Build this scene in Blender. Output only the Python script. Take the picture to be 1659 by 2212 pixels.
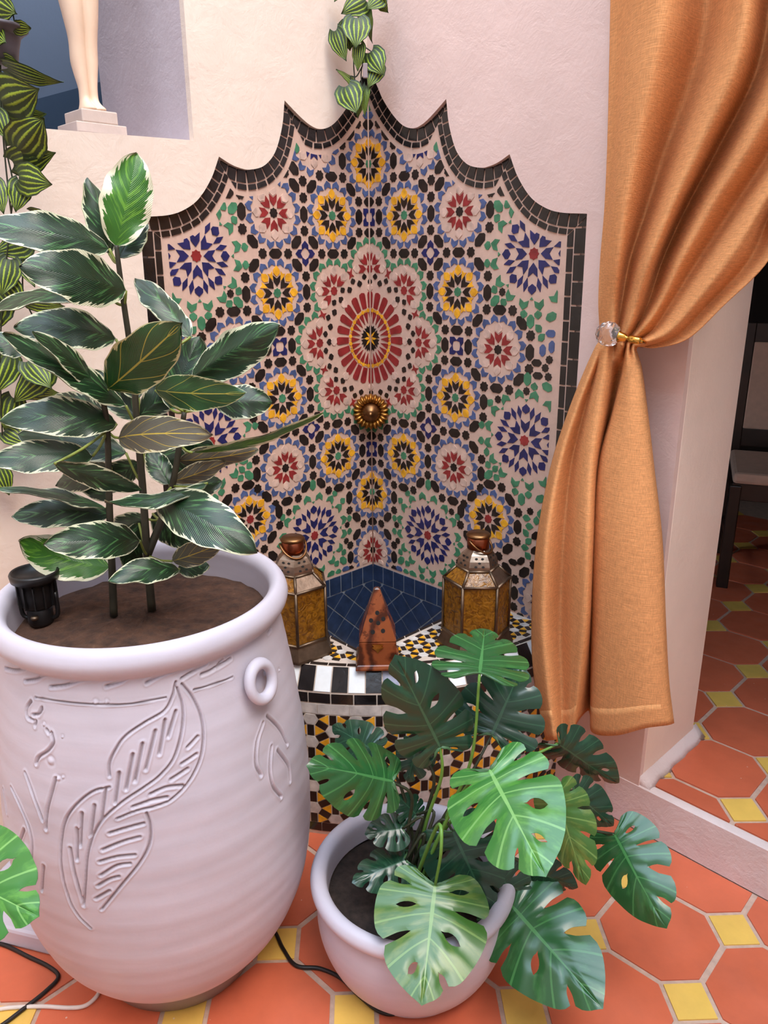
import bpy, bmesh, math, random
import numpy as np
from mathutils import Vector, Matrix
random.seed(7); RNG = np.random.default_rng(7)
PI = math.pi
for o in list(bpy.data.objects): bpy.data.objects.remove(o)
SC = bpy.context.scene
COL = SC.collection

# ------------------------------------------------------------------ camera
# world: corner of the two fountain walls is the z axis; right wall runs along +x
# (plane y = 0), left wall along -y (plane x = 0); courtyard floor z = 0; metres
CAM = np.array([1.7131, -1.6137, 1.3908]); FPX = 1661.27
_yaw, _pit, _rol = map(math.radians, (135.8124, 17.9133, -0.36467))
_d = np.array([math.cos(_pit)*math.cos(_yaw), math.cos(_pit)*math.sin(_yaw), -math.sin(_pit)])
_r = np.array([math.sin(_yaw), -math.cos(_yaw), 0.0]); _u = np.cross(_r, _d)
CR = math.cos(_rol)*_r + math.sin(_rol)*_u
CU = -math.sin(_rol)*_r + math.cos(_rol)*_u
CD = _d
cd = bpy.data.cameras.new('camera'); cam = bpy.data.objects.new('camera', cd); COL.objects.link(cam)
cd.sensor_fit = 'AUTO'; cd.sensor_width = 36.0; cd.lens = FPX/2212*36.0; cd.clip_start = 0.02
M3 = Matrix([[CR[i], CU[i], -CD[i]] for i in range(3)])
cam.matrix_world = Matrix.Translation(Vector(CAM)) @ M3.to_4x4()
SC.camera = cam

# ------------------------------------------------------------------ light
W = bpy.data.worlds.new('sky'); SC.world = W; W.use_nodes = True
W.node_tree.nodes['Background'].inputs[0].default_value = (0.62, 0.80, 1.0, 1)
W.node_tree.nodes['Background'].inputs[1].default_value = 5.0
def lamp(name, kind, loc, aim, energy, color, **kw):
    l = bpy.data.lights.new(name, kind); l.energy = energy; l.color = color
    for k, v in kw.items(): setattr(l, k, v)
    o = bpy.data.objects.new(name, l); COL.objects.link(o); o.location = loc
    d = Vector(aim) - Vector(loc); o.rotation_euler = d.to_track_quat('-Z', 'Y').to_euler()
    return o
lamp('sun', 'SUN', (2.0, -0.63, 5.2), (0, -0.3, 1.6), 2.1, (1.0, 0.82, 0.64), angle=math.radians(30))
SC.view_settings.view_transform = 'Standard'; SC.view_settings.look = 'None'
SC.view_settings.gamma = 1.0; SC.view_settings.use_curve_mapping = False
SC.view_settings.exposure = 0.3

# ------------------------------------------------------------------ survey helpers (pixel of the 1659 x 2212 photo -> point in the place)
def ray(px, py): return CD + CR*(px-829.5)/FPX - CU*(py-1106)/FPX
def at(px, py, depth): return CAM + depth*ray(px, py)
def on(px, py, ax, val):
    v = ray(px, py); return CAM + v*((val-CAM[ax])/v[ax])
def depth_of(p): return float((np.asarray(p)-CAM) @ CD)

# ------------------------------------------------------------------ materials
MATS = {}
def srgb(c):
    return tuple((x/255/12.92 if x/255 <= 0.04045 else ((x/255+0.055)/1.055)**2.4) for x in c)
class NT:
    def __init__(s, name):
        s.m = bpy.data.materials.new(name); s.m.use_nodes = True; s.t = s.m.node_tree
        s.b = s.t.nodes['Principled BSDF']; s.L = s.t.links.new
    def n(s, typ, **kw):
        x = s.t.nodes.new(typ)
        for k, v in kw.items():
            if k in x.inputs.keys(): x.inputs[k].default_value = v
            else: setattr(x, k, v)
        return x
    def math(s, op, a, b=None, clamp=False):
        x = s.t.nodes.new('ShaderNodeMath'); x.operation = op; x.use_clamp = clamp
        for i, v in enumerate((a, b)):
            if v is None: continue
            if isinstance(v, (int, float)): x.inputs[i].default_value = v
            else: s.L(v, x.inputs[i])
        return x.outputs[0]
    def mix(s, fac, a, b):
        x = s.t.nodes.new('ShaderNodeMix'); x.data_type = 'RGBA'
        for i, v in ((0, fac), (6, a), (7, b)):
            if isinstance(v, (int, float)): x.inputs[i].default_value = v
            elif isinstance(v, tuple): x.inputs[i].default_value = (*v[:3], 1)
            else: s.L(v, x.inputs[i])
        return x.outputs[2]
    def ramp(s, fac, stops):
        x = s.t.nodes.new('ShaderNodeValToRGB'); e = x.color_ramp.elements
        while len(e) < len(stops): e.new(0.5)
        for q, (p, c) in zip(e, stops): q.position = p; q.color = (*c, 1)
        s.L(fac, x.inputs[0]); return x.outputs[0]
    def coord(s, which='Object'):
        x = s.t.nodes.new('ShaderNodeTexCoord'); return x.outputs[which]
    def pos(s):
        return s.t.nodes.new('ShaderNodeNewGeometry').outputs['Position']
    def noise(s, vec, scale, detail=3, rough=0.55, dist=0.0):
        x = s.n('ShaderNodeTexNoise', Scale=scale, Detail=detail, Roughness=rough, Distortion=dist)
        s.L(vec, x.inputs['Vector']); return x.outputs['Fac']
    def bump(s, h, strength, dist=0.002):
        x = s.n('ShaderNodeBump', Strength=strength, Distance=dist); s.L(h, x.inputs['Height'])
        s.L(x.outputs[0], s.b.inputs['Normal'])
    def set(s, col=None, rough=None, **kw):
        if col is not None:
            if isinstance(col, tuple): s.b.inputs['Base Color'].default_value = (*col[:3], 1)
            else: s.L(col, s.b.inputs['Base Color'])
        if rough is not None:
            if isinstance(rough, (int, float)): s.b.inputs['Roughness'].default_value = rough
            else: s.L(rough, s.b.inputs['Roughness'])
        for k, v in kw.items(): s.b.inputs[k.replace('_', ' ')].default_value = v
        return s.m
def scale_col(c, k): return tuple(min(1, x*k) for x in c)
def plain(name, rgb, rough=0.5, var=0.15, nscale=30, bump=0.0, bscale=200, world=True, **kw):
    if name in MATS: return MATS[name]
    t = NT(name); c = srgb(rgb); p = t.pos() if world else t.coord()
    f = t.noise(p, nscale)
    col = t.ramp(f, [(0.3, scale_col(c, 1-var)), (0.7, scale_col(c, 1+var))])
    if bump: t.bump(t.noise(p, bscale, 4), bump, 0.001)
    MATS[name] = t.set(col, rough, **kw); return MATS[name]
def plaster(name, rgb, var=0.06, bump=0.35):
    t = NT(name); c = srgb(rgb); p = t.pos()
    f = t.noise(p, 3.0, 5, 0.6); g = t.noise(p, 14, 6, 0.65, 0.4)
    col = t.ramp(f, [(0.3, scale_col(c, 1-var)), (0.7, scale_col(c, 1+var))])
    stain = t.noise(p, 6.5, 6, 0.7, 0.8)
    col = t.mix(t.math('MULTIPLY', t.math('GREATER_THAN', stain, 0.69), 0.12), col, scale_col(c, 0.62))
    h = t.math('ADD', t.math('MULTIPLY', g, 0.7), t.math('MULTIPLY', t.noise(p, 90, 4), 0.12))
    t.bump(h, bump, 0.012)
    MATS[name] = t.set(col, 0.75); return MATS[name]
plaster('plaster_left', (232, 212, 196)); plaster('plaster_right', (226, 196, 186)); plaster('plaster_jamb_lit', (246, 222, 206)); plaster('plaster_court', (200, 186, 178))
plaster('plaster_riser', (226, 206, 202), 0.10, 0.6)
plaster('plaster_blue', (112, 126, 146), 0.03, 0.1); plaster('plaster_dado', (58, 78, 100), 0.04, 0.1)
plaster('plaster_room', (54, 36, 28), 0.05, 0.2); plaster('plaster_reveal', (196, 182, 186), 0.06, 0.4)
for nm, rgb in dict(t_black=(34, 26, 23), t_yellow=(236, 166, 40), t_blue=(74, 90, 132), t_navy=(34, 36, 88), t_green=(66, 124, 90), t_cream=(210, 178, 162),
                    t_red=(140, 42, 42), t_white=(200, 192, 186)).items():
    plain(nm, rgb, 0.28, 0.28 if nm != 't_black' else 0.5, 34, 0.25, 120)
plain('t_rimblack', (30, 27, 27), 0.16, 0.5, 22, 0.5, 60)
plain('t_rimwhite', (226, 228, 230), 0.2, 0.06, 30, 0.3, 70)
plain('t_rimgrey', (150, 152, 172), 0.2, 0.2, 60, 0.3, 70)
plain('t_deepblue', (40, 54, 82), 0.22, 0.25, 30, 0.3, 50)
plain('mortar', (208, 174, 156), 0.7, 0.07, 40, 0.5, 160)
plain('grout_pale', (196, 178, 164), 0.8, 0.12, 40, 0.5, 160)
plain('grout_blue', (136, 142, 150), 0.8, 0.12, 40)
def tile_floor(name, rgb, spec=0.42):
    t = NT(name); c = srgb(rgb); p = t.pos()
    r = t.n('ShaderNodeObjectInfo').outputs['Random']
    f = t.noise(p, 9, 5, 0.6)
    f2 = t.math('ADD', t.math('MULTIPLY', f, 0.75), t.math('MULTIPLY', r, 0.25))
    col = t.ramp(f2, [(0.25, scale_col(c, 0.82)), (0.75, scale_col(c, 1.16))])
    sp = t.n('ShaderNodeTexVoronoi', Scale=26.0); t.L(p, sp.inputs['Vector'])
    speck = t.math('MULTIPLY', t.math('LESS_THAN', sp.outputs['Distance'], 0.05), t.math('GREATER_THAN', t.noise(p, 7), 0.52))
    col = t.mix(t.math('MULTIPLY', speck, 0.6), col, (0.75, 0.6, 0.52))
    t.bump(t.noise(p, 28, 4), 0.25, 0.0015)
    MATS[name] = t.set(col, t.ramp(t.noise(p, 16, 4), [(0.3, (0.33,)*3), (0.7, (0.55,)*3)])); return MATS[name]
tile_floor('floor_red', (206, 104, 72)); tile_floor('floor_yellow', (232, 188, 92))
plain('floor_grout', (196, 166, 148), 0.85, 0.12, 60, 0.5, 200)
# metals, glass, fabric, wood
def metal(name, rgb, rough, var=0.25, scale=30, bump=0.2):
    t = NT(name); c = srgb(rgb); p = t.coord()
    col = t.ramp(t.noise(p, scale, 4), [(0.3, scale_col(c, 1-var)), (0.7, scale_col(c, 1+var))])
    if bump: t.bump(t.noise(p, scale*2.5, 4), bump, 0.001)
    MATS[name] = t.set(col, rough, Metallic=1.0); return MATS[name]
metal('lantern_metal', (118, 100, 84), 0.5, 0.35); metal('lantern_tin', (168, 150, 134), 0.38, 0.25, 40, 0.5)
metal('copper', (140, 78, 54), 0.28, 0.25); metal('brass', (176, 126, 62), 0.45, 0.35, 60); metal('brass_bright', (226, 176, 84), 0.18, 0.1)
metal('bronze_dark', (128, 92, 60), 0.36, 0.35)
plain('black_plastic', (22, 21, 22), 0.38, 0.2); plain('black_cable', (26, 22, 22), 0.45, 0.2); plain('white_cable', (226, 214, 206), 0.45, 0.05)
plain('grey_pot', (84, 78, 84), 0.5, 0.1); plain('hole_black', (16, 11, 9), 0.8, 0.2)
plain('statue_stone', (232, 200, 172), 0.55, 0.05, 20, 0.1, 90); plain('plinth_stone', (196, 176, 164), 0.6, 0.07, 30, 0.2)
plain('dark_wood', (40, 25, 19), 0.35, 0.4, 12); plain('cushion', (206, 168, 146), 0.85, 0.06, 40, 0.3, 400)
plain('clip_grey', (150, 134, 134), 0.5, 0.1)
plain('soil_dark', (44, 33, 28), 0.95, 0.5, 70, 1.0, 120)
t = NT('soil'); p = t.pos()
t.bump(t.math('ADD', t.noise(p, 60, 6, 0.7), t.math('MULTIPLY', t.noise(p, 18, 3), 1.2)), 1.0, 0.008)
MATS['soil'] = t.set(t.ramp(t.noise(p, 38, 6, 0.7), [(0.3, srgb((52, 34, 26))), (0.62, srgb((92, 62, 46))), (0.8, srgb((136, 104, 82)))]), 0.95)
t = NT('amber_glass'); p = t.coord(); v = t.n('ShaderNodeTexNoise', Scale=55.0, Detail=3.0, Distortion=1.6); t.L(p, v.inputs['Vector'])
t.bump(v.outputs['Fac'], 0.9, 0.004)
MATS['amber_glass'] = t.set(t.ramp(v.outputs['Fac'], [(0.35, srgb((116, 70, 14))), (0.65, srgb((176, 118, 32)))]), 0.16, Transmission_Weight=0.35, IOR=1.45)
t = NT('crystal'); MATS['crystal'] = t.set((0.95, 0.93, 0.92), 0.03, Transmission_Weight=0.95, IOR=1.5)
t = NT('thuya_wood'); p = t.coord()
w = t.n('ShaderNodeTexWave', Scale=9.0, Distortion=9.0, Detail=4.0); w.inputs['Detail Scale'].default_value = 1.6; t.L(p, w.inputs['Vector'])
col = t.ramp(w.outputs['Fac'], [(0.1, srgb((70, 32, 17))), (0.5, srgb((112, 54, 28))), (0.9, srgb((140, 74, 40)))])
col = t.mix(t.math('MULTIPLY', t.math('LESS_THAN', t.noise(p, 45, 3), 0.36), 0.6), col, srgb((60, 24, 12)))
MATS['thuya_wood'] = t.set(col, 0.25)
t = NT('linen'); p = t.pos(); c = srgb((222, 156, 102))
w1 = t.n('ShaderNodeTexNoise', Scale=1.0, Detail=2.0); mp = t.n('ShaderNodeMapping'); mp.inputs['Scale'].default_value = (520, 520, 70); t.L(p, mp.inputs[0]); t.L(mp.outputs[0], w1.inputs['Vector'])
mp2 = t.n('ShaderNodeMapping'); mp2.inputs['Scale'].default_value = (45, 45, 520); w2 = t.n('ShaderNodeTexNoise', Scale=1.0, Detail=2.0); t.L(p, mp2.inputs[0]); t.L(mp2.outputs[0], w2.inputs['Vector'])
weave = t.math('ADD', t.math('MULTIPLY', w1.outputs['Fac'], 0.5), t.math('MULTIPLY', w2.outputs['Fac'], 0.5))
t.bump(weave, 0.6, 0.002)
MATS['linen'] = t.set(t.ramp(weave, [(0.35, scale_col(c, 0.78)), (0.65, scale_col(c, 1.12))]), 1.0, Specular_IOR_Level=0.12)
# lime-washed clay
def clay(name, rgb):
    t = NT(name); c = srgb(rgb); p = t.pos()
    mp = t.n('ShaderNodeMapping'); mp.inputs['Scale'].default_value = (3, 3, 26); t.L(p, mp.inputs[0])
    f = t.math('ADD', t.math('MULTIPLY', t.noise(mp.outputs[0], 1.2, 4), 0.6), t.math('MULTIPLY', t.noise(p, 7, 5), 0.4))
    t.bump(t.math('ADD', f, t.math('MULTIPLY', t.noise(p, 110, 3), 0.15)), 0.16, 0.006)
    col = t.ramp(f, [(0.32, scale_col(c, 0.9)), (0.68, scale_col(c, 1.08))])
    gr = t.n('ShaderNodeAttribute', attribute_name='incised').outputs['Fac']        # bare clay and old dirt inside the scratched lines
    col = t.mix(t.math('MULTIPLY', gr, 0.5), col, srgb((112, 84, 78)))
    MATS[name] = t.set(col, 0.55); return MATS[name]
clay('clay', (196, 190, 202)); clay('clay_foot', (150, 132, 120))
# leaves: UV.x runs base to tip, UV.y across (0.5 = midrib)
def leaf_mat(name, dark, light, cream=None, vein=None, cream_w=0.1, patch=0.55, vein_w=0.05, nveins=9, slant=0.35, rough=0.32, fine=True, trans=0.0):
    t = NT(name); uv = t.coord('UV'); s = t.n('ShaderNodeSeparateXYZ'); t.L(uv, s.inputs[0])
    u, v = s.outputs[0], s.outputs[1]
    av = t.math('ABSOLUTE', t.math('MULTIPLY', t.math('SUBTRACT', v, 0.5), 2.0))
    lane = t.math('SUBTRACT', u, t.math('MULTIPLY', av, slant))
    rnd = t.n('ShaderNodeObjectInfo').outputs['Random']
    cmb = t.n('ShaderNodeCombineXYZ'); t.L(t.math('MULTIPLY', lane, 16.0), cmb.inputs[0]); t.L(t.math('MULTIPLY', v, 2.4), cmb.inputs[1]); t.L(t.math('MULTIPLY', rnd, 40.0), cmb.inputs[2])
    nz = t.noise(cmb.outputs[0], 1.0, 4, 0.6)
    col = t.mix(t.math('MULTIPLY', t.math('SUBTRACT', nz, patch), 9.0, True), srgb(dark), srgb(light))
    if vein:
        fr = t.math('FRACT', t.math('MULTIPLY', lane, float(nveins)))
        d = t.math('ABSOLUTE', t.math('SUBTRACT', fr, 0.5))
        vm = t.math('LESS_THAN', d, vein_w)
        mm = t.math('LESS_THAN', av, 0.035)
        col = t.mix(t.math('MAXIMUM', t.math('MULTIPLY', vm, 0.8), mm), col, srgb(vein))
    if cream:
        edge = t.math('ADD', av, t.math('MULTIPLY', t.math('SUBTRACT', nz, 0.5), 1.1))
        col = t.mix(t.math('GREATER_THAN', edge, 1-cream_w), col, srgb(cream))
        col = t.mix(t.math('GREATER_THAN', av, 0.955), col, srgb(cream))
    if fine:
        w = t.math('SINE', t.math('MULTIPLY', lane, 240.0)); t.bump(w, 0.22, 0.0012)
    MATS[name] = t.set(col, rough, Specular_IOR_Level=0.6); return MATS[name]
leaf_mat('ficus_top', (24, 50, 28), (74, 122, 70), (206, 208, 176), None, 0.09, 0.54)
leaf_mat('ficus_bright', (50, 104, 26), (96, 150, 44), (222, 220, 190), None, 0.24, 0.52)
leaf_mat('ficus_under', (86, 82, 70), (98, 96, 76), (214, 206, 168), (186, 160, 62), 0.03, 0.55, 0.026, 4, 0.4, 0.5)
leaf_mat('ficus_undergreen', (28, 74, 32), (48, 98, 40), (200, 200, 150), (170, 164, 66), 0.03, 0.58, 0.024, 3, 0.4, 0.36)
leaf_mat('monstera_top', (36, 84, 42), (50, 104, 52), None, (70, 126, 70), 0, 0.55, 0.03, 6, 0.0, 0.24, False)
leaf_mat('monstera_light', (56, 116, 48), (80, 140, 58), None, (120, 172, 96), 0, 0.5, 0.03, 6, 0.0, 0.26, False)
leaf_mat('monstera_olive', (64, 104, 42), (98, 122, 54), None, (118, 150, 78), 0, 0.5, 0.03, 6, 0.0, 0.28, False)
leaf_mat('monstera_dark', (24, 60, 42), (34, 74, 50), None, (48, 90, 64), 0, 0.55, 0.025, 6, 0.0, 0.24, False)
plain('stem_green', (104, 150, 62), 0.4, 0.15); plain('stem_dark', (46, 52, 34), 0.55, 0.3); plain('stem_wood', (50, 46, 32), 0.6, 0.3); plain('petiole', (124, 134, 60), 0.45, 0.2)
t = NT('striped_leaf'); uv = t.coord('UV'); s = t.n('ShaderNodeSeparateXYZ'); t.L(uv, s.inputs[0]); v = s.outputs[1]
rnd = t.n('ShaderNodeObjectInfo').outputs['Random']
nz = t.noise(uv, 30, 2); off = t.math('MULTIPLY', t.math('SUBTRACT', nz, 0.5), 0.05)
fr = t.math('FRACT', t.math('MULTIPLY', t.math('ADD', v, off), 6.0)); d = t.math('ABSOLUTE', t.math('SUBTRACT', fr, 0.5))
band = t.math('SUBTRACT', 1.0, t.math('MULTIPLY', d, 4.4), True)
ends = t.math('MULTIPLY', t.math('MULTIPLY', s.outputs[0], 4.0, True), t.math('MULTIPLY', t.math('SUBTRACT', 1.0, s.outputs[0]), 5.0, True))
col = t.mix(t.math('MULTIPLY', t.math('MULTIPLY', band, 1.6, True), ends), srgb((38, 56, 20)), srgb((150, 172, 44)))
t.bump(band, 0.3, 0.002)
MATS['striped_leaf'] = t.set(col, 0.5); 
plain('striped_under', (72, 92, 40), 0.55, 0.15)
plain('monstera_under', (66, 104, 66), 0.5, 0.1)

# ------------------------------------------------------------------ object helpers
def mesh_obj(name, verts, faces, mat=None, parent=None, smooth=False, mats=None, mi=None, uvs=None):
    me = bpy.data.meshes.new(name); me.from_pydata([tuple(map(float, v)) for v in verts], [], faces); 
    for m in (mats or [mat]):
        if m: me.materials.append(MATS[m])
    if mi is not None: me.polygons.foreach_set('material_index', mi)
    if smooth: me.polygons.foreach_set('use_smooth', [True]*len(me.polygons))
    if uvs is not None:
        l = me.uv_layers.new(name='UVMap'); idx = np.empty(len(me.loops), int); me.loops.foreach_get('vertex_index', idx)
        l.data.foreach_set('uv', np.asarray(uvs, float)[idx].ravel())
    me.update()
    return link(name, me, parent)
def link(name, me, parent=None):
    o = bpy.data.objects.new(name, me); COL.objects.link(o)
    if parent is not None: o.parent = parent; o.matrix_parent_inverse = Matrix.Translation(-parent_loc(parent))
    return o
def parent_loc(p):
    return Vector(p.location) if p.type == 'EMPTY' else Vector((0, 0, 0))   # parts themselves stay at the origin
def bm_obj(name, bm, mat, parent=None, smooth=False):
    me = bpy.data.meshes.new(name); bm.to_mesh(me); bm.free()
    me.materials.append(MATS[mat])
    if smooth: me.polygons.foreach_set('use_smooth', [True]*len(me.polygons))
    return link(name, me, parent)
def tag(o, label=None, cat=None, group=None, kind=None):
    if label: o['label'] = label
    if cat: o['category'] = cat
    if group: o['group'] = group
    if kind: o['kind'] = kind
    return o
def empty(name, loc, label=None, cat=None, group=None):
    o = bpy.data.objects.new(name, None); COL.objects.link(o); o.location = tuple(map(float, loc)); o.empty_display_size = 0.05
    return tag(o, label, cat, group)
def box_data(lo, hi):
    x0, y0, z0 = lo; x1, y1, z1 = hi
    v = [(x0,y0,z0),(x1,y0,z0),(x1,y1,z0),(x0,y1,z0),(x0,y0,z1),(x1,y0,z1),(x1,y1,z1),(x0,y1,z1)]
    f = [(0,3,2,1),(4,5,6,7),(0,1,5,4),(1,2,6,5),(2,3,7,6),(3,0,4,7)]
    return v, f
def box(name, lo, hi, mat, parent=None, bevel=0.0, M=None):
    v, f = box_data(lo, hi)
    if M is not None: v = [M @ Vector(q) for q in v]
    o = mesh_obj(name, v, f, mat, parent)
    if bevel: bev(o, bevel)
    return o
def bev(o, w, seg=2, ang=40):
    m = o.modifiers.new('bevel', 'BEVEL'); m.width = w; m.segments = seg; m.limit_method = 'ANGLE'; m.angle_limit = math.radians(ang); return o
def struct(o): o['kind'] = 'structure'; return o
def prism_poly(name, pts2d, mapf, h0, h1, mat, parent=None, holes=()):
    """extruded polygon (with holes): pts2d -> mapf(u, v, h)"""
    bm = bmesh.new(); loops = [pts2d, *holes]; edges = []
    for lp in loops:
        vs = [bm.verts.new(mapf(u, v, h1)) for u, v in lp]
        edges += [bm.edges.new((vs[i], vs[(i+1) % len(vs)])) for i in range(len(vs))]
    bmesh.ops.triangle_fill(bm, use_beauty=True, use_dissolve=False, edges=edges)
    r = bmesh.ops.extrude_face_region(bm, geom=list(bm.faces))
    nv = [g for g in r['geom'] if isinstance(g, bmesh.types.BMVert)]
    d = Vector(mapf(0, 0, h0)) - Vector(mapf(0, 0, h1))
    bmesh.ops.translate(bm, verts=nv, vec=d)
    bmesh.ops.recalc_face_normals(bm, faces=bm.faces)
    return bm_obj(name, bm, mat, parent)
def tube_data(pts, radii, seg=8, cap=True):
    pts = [Vector(p) for p in pts]; n = len(pts)
    if isinstance(radii, (int, float)): radii = [radii]*n
    V, Fc = [], []; up = None
    for i, p in enumerate(pts):
        tng = (pts[min(i+1, n-1)] - pts[max(i-1, 0)]).normalized()
        if up is None: up = tng.orthogonal().normalized()
        up = (up - tng*up.dot(tng)).normalized(); sd = tng.cross(up)
        for k in range(seg):
            a = 2*PI*k/seg; V.append(p + (up*math.cos(a) + sd*math.sin(a))*radii[i])
    for i in range(n-1):
        for k in range(seg):
            a, b = i*seg+k, i*seg+(k+1) % seg
            Fc.append((a, b, b+seg, a+seg))
    if cap:
        Fc.append(tuple(range(seg-1, -1, -1))); Fc.append(tuple((n-1)*seg+k for k in range(seg)))
    return V, Fc
def tube(name, pts, radii, mat, parent=None, seg=8, sub=0):
    if sub: pts = spline(pts, sub)
    if not isinstance(radii, (int, float)) and len(radii) != len(pts):
        radii = np.interp(np.linspace(0, 1, len(pts)), np.linspace(0, 1, len(radii)), radii)
    v, f = tube_data(pts, radii, seg); return mesh_obj(name, v, f, mat, parent, True)
def spline(P, n):
    P = np.asarray([tuple(p) for p in P], float); P = np.vstack([2*P[0]-P[1], P, 2*P[-1]-P[-2]]); out = []
    for i in range(1, len(P)-2):
        for k in range(n):
            t = k/n; p0, p1, p2, p3 = P[i-1:i+3]
            out.append(0.5*((2*p1)+(-p0+p2)*t+(2*p0-5*p1+4*p2-p3)*t*t+(-p0+3*p1-3*p2+p3)*t**3))
    out.append(P[-2]); return np.array(out)
def lathe_data(prof, seg=48, c=(0, 0, 0), th0=0.0, th1=2*PI, close=True):
    V, Fc = [], []; n = len(prof); m = seg if close else seg+1
    for k in range(m):
        a = th0 + (th1-th0)*k/seg
        for r, z in prof: V.append((c[0]+r*math.cos(a), c[1]+r*math.sin(a), c[2]+z))
    for k in range(seg):
        a, b = k*n, ((k+1) % m)*n
        for i in range(n-1): Fc.append((a+i, b+i, b+i+1, a+i+1))
    return V, Fc
def lathe(name, prof, mat, parent=None, seg=48, c=(0, 0, 0)):
    v, f = lathe_data(prof, seg, c); return mesh_obj(name, v, f, mat, parent, True)

# ------------------------------------------------------------------ 2-D polygon helpers
def clip_half(poly, px, py, nx, ny):
    """keep the side where (p - P).n >= 0"""
    out = []; n = len(poly)
    for i in range(n):
        a, b = poly[i], poly[(i+1) % n]
        da = (a[0]-px)*nx+(a[1]-py)*ny; db = (b[0]-px)*nx+(b[1]-py)*ny
        if da >= 0: out.append(a)
        if da*db < 0:
            t = da/(da-db); out.append((a[0]+(b[0]-a[0])*t, a[1]+(b[1]-a[1])*t))
    return out
def area(poly):
    return 0.5*sum(poly[i][0]*poly[(i+1) % len(poly)][1]-poly[(i+1) % len(poly)][0]*poly[i][1] for i in range(len(poly)))
def cen(poly): return (sum(p[0] for p in poly)/len(poly), sum(p[1] for p in poly)/len(poly))
def place(shape, c, ang):
    ca, sa = math.cos(ang), math.sin(ang); return [(c[0]+x*ca-y*sa, c[1]+x*sa+y*ca) for x, y in shape]
def star8(r, k=0.8): return [((r if i % 2 == 0 else r*k)*math.cos(PI*i/8), (r if i % 2 == 0 else r*k)*math.sin(PI*i/8)) for i in range(16)]
def oval(l, w): return [(l, -.22*w), (l, .22*w), (.5*l, w), (-.5*l, w), (-l, .22*w), (-l, -.22*w), (-.5*l, -w), (.5*l, -w)]
def chev(r0, r1, w, n=None):
    n = (r1-r0)*0.3 if n is None else n; rm = r0+(r1-r0)*0.42
    return [(r0, 0), (rm, -w*.92), (r1, -w*1.08), (r1-n, 0), (r1, w*1.08), (rm, w*.92)]
def leafp(r0, r1, w):
    d = r1-r0; return [(r0, 0), (r0+.3*d, -w), (r0+.62*d, -w), (r1, 0), (r0+.62*d, w), (r0+.3*d, w)]
def chev_in(r0, r1, w):   # notch faces the centre, point outwards
    d = r1-r0; return [(r0, -w), (r1-.42*d, -w*.95), (r1, 0), (r1-.42*d, w*.95), (r0, w), (r0+.28*d, 0)]
def diam(r0, r1, w): m = (r0+r1)/2; return [(r0, 0), (m, -w), (r1, 0), (m, w)]

# ------------------------------------------------------------------ zellige layout (unit = U metres, medallion centre = origin)
U = 0.2; ZM = 1.178; ZB = 0.465
OUT = [  # outline of the plaster edge above the panel: three concave lobes then the straight side
    [(0.0, 3.62), (0.12, 3.50), (0.25, 3.33), (0.37, 3.14), (0.56, 2.93), (0.74, 2.79), (0.92, 2.735), (1.08, 2.76), (1.26, 2.85), (1.49, 3.0)],
    [(1.49, 3.0), (1.545, 2.70), (1.67, 2.40), (1.85, 2.23), (2.06, 2.17), (2.2, 2.175), (2.34, 2.21), (2.50, 2.28)],
    [(2.50, 2.28), (2.63, 2.03), (2.82, 1.80), (3.03, 1.67), (3.25, 1.605), (3.6, 1.575)],
    [(3.6, 1.575), (3.62, 0.0), (3.64, -3.5)]]
LOBES = [[tuple(q) for q in spline(l, 8)] for l in OUT]
OUTLINE = np.array(LOBES[0]+LOBES[1][1:]+LOBES[2][1:]+LOBES[3][1:])
def seg_dist(p, A=OUTLINE[:-1], B=OUTLINE[1:]):
    p = np.asarray(p); d = B-A; t = np.clip(((p-A)*d).sum(1)/(d*d).sum(1), 0, 1); q = A+d*t[:, None]
    e = np.hypot(*(p-q).T); i = int(e.argmin()); return float(e[i]), q[i]
BANDW = 0.30; UMAX = 3.24; ZMIN = -3.58
def inside(p):
    if p[0] < -1e-6 or p[0] > UMAX or p[1] < ZMIN: return False
    if p[1] > 3.2 - 0: return False
    zc = np.interp(p[0], OUTLINE[:, 0], OUTLINE[:, 1])
    if p[1] > zc-0.05: return False
    return seg_dist(p)[0] >= BANDW
PIECES = []   # (kind, poly, colour)
_cent = []; _rad = []
def add_piece(kind, poly, colname, check=0.8, clip=True):
    poly = clip_half(poly, 0.006, 0, 1, 0)
    if len(poly) < 3: return
    poly = clip_half(poly, UMAX, 0, -1, 0)
    if len(poly) < 3: return
    poly = clip_half(poly, 0, ZMIN, 0, 1)
    if len(poly) < 3: return
    if not all(inside(p) for p in poly):
        c = cen(poly)
        d, q = seg_dist(c)
        if c[1] > np.interp(c[0], OUTLINE[:, 0], OUTLINE[:, 1]): return
        n = (np.asarray(c)-q)/max(d, 1e-6); b = q+n*BANDW
        poly = clip_half(poly, b[0], b[1], n[0], n[1])
        if len(poly) < 3 or not all(inside(np.asarray(p)+1e-3*n) for p in poly): 
            if len(poly) < 3 or not inside(cen(poly)): return
    a = abs(area(poly))
    if a < 0.0006: return
    c = np.array(cen(poly)); r = math.sqrt(a/PI)
    if check and _cent:
        dd = np.hypot(*(np.array(_cent)-c).T)
        if (dd < check*(np.array(_rad)+r)).any(): return
    _cent.append(c); _rad.append(r)
    if area(poly) < 0: poly = poly[::-1]
    PIECES.append((kind, poly, colname))
S2 = math.sqrt(0.5); D = 0.99
def G(x, y): return (x*D, y*D)
octs = []   # (centre, type)
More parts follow.
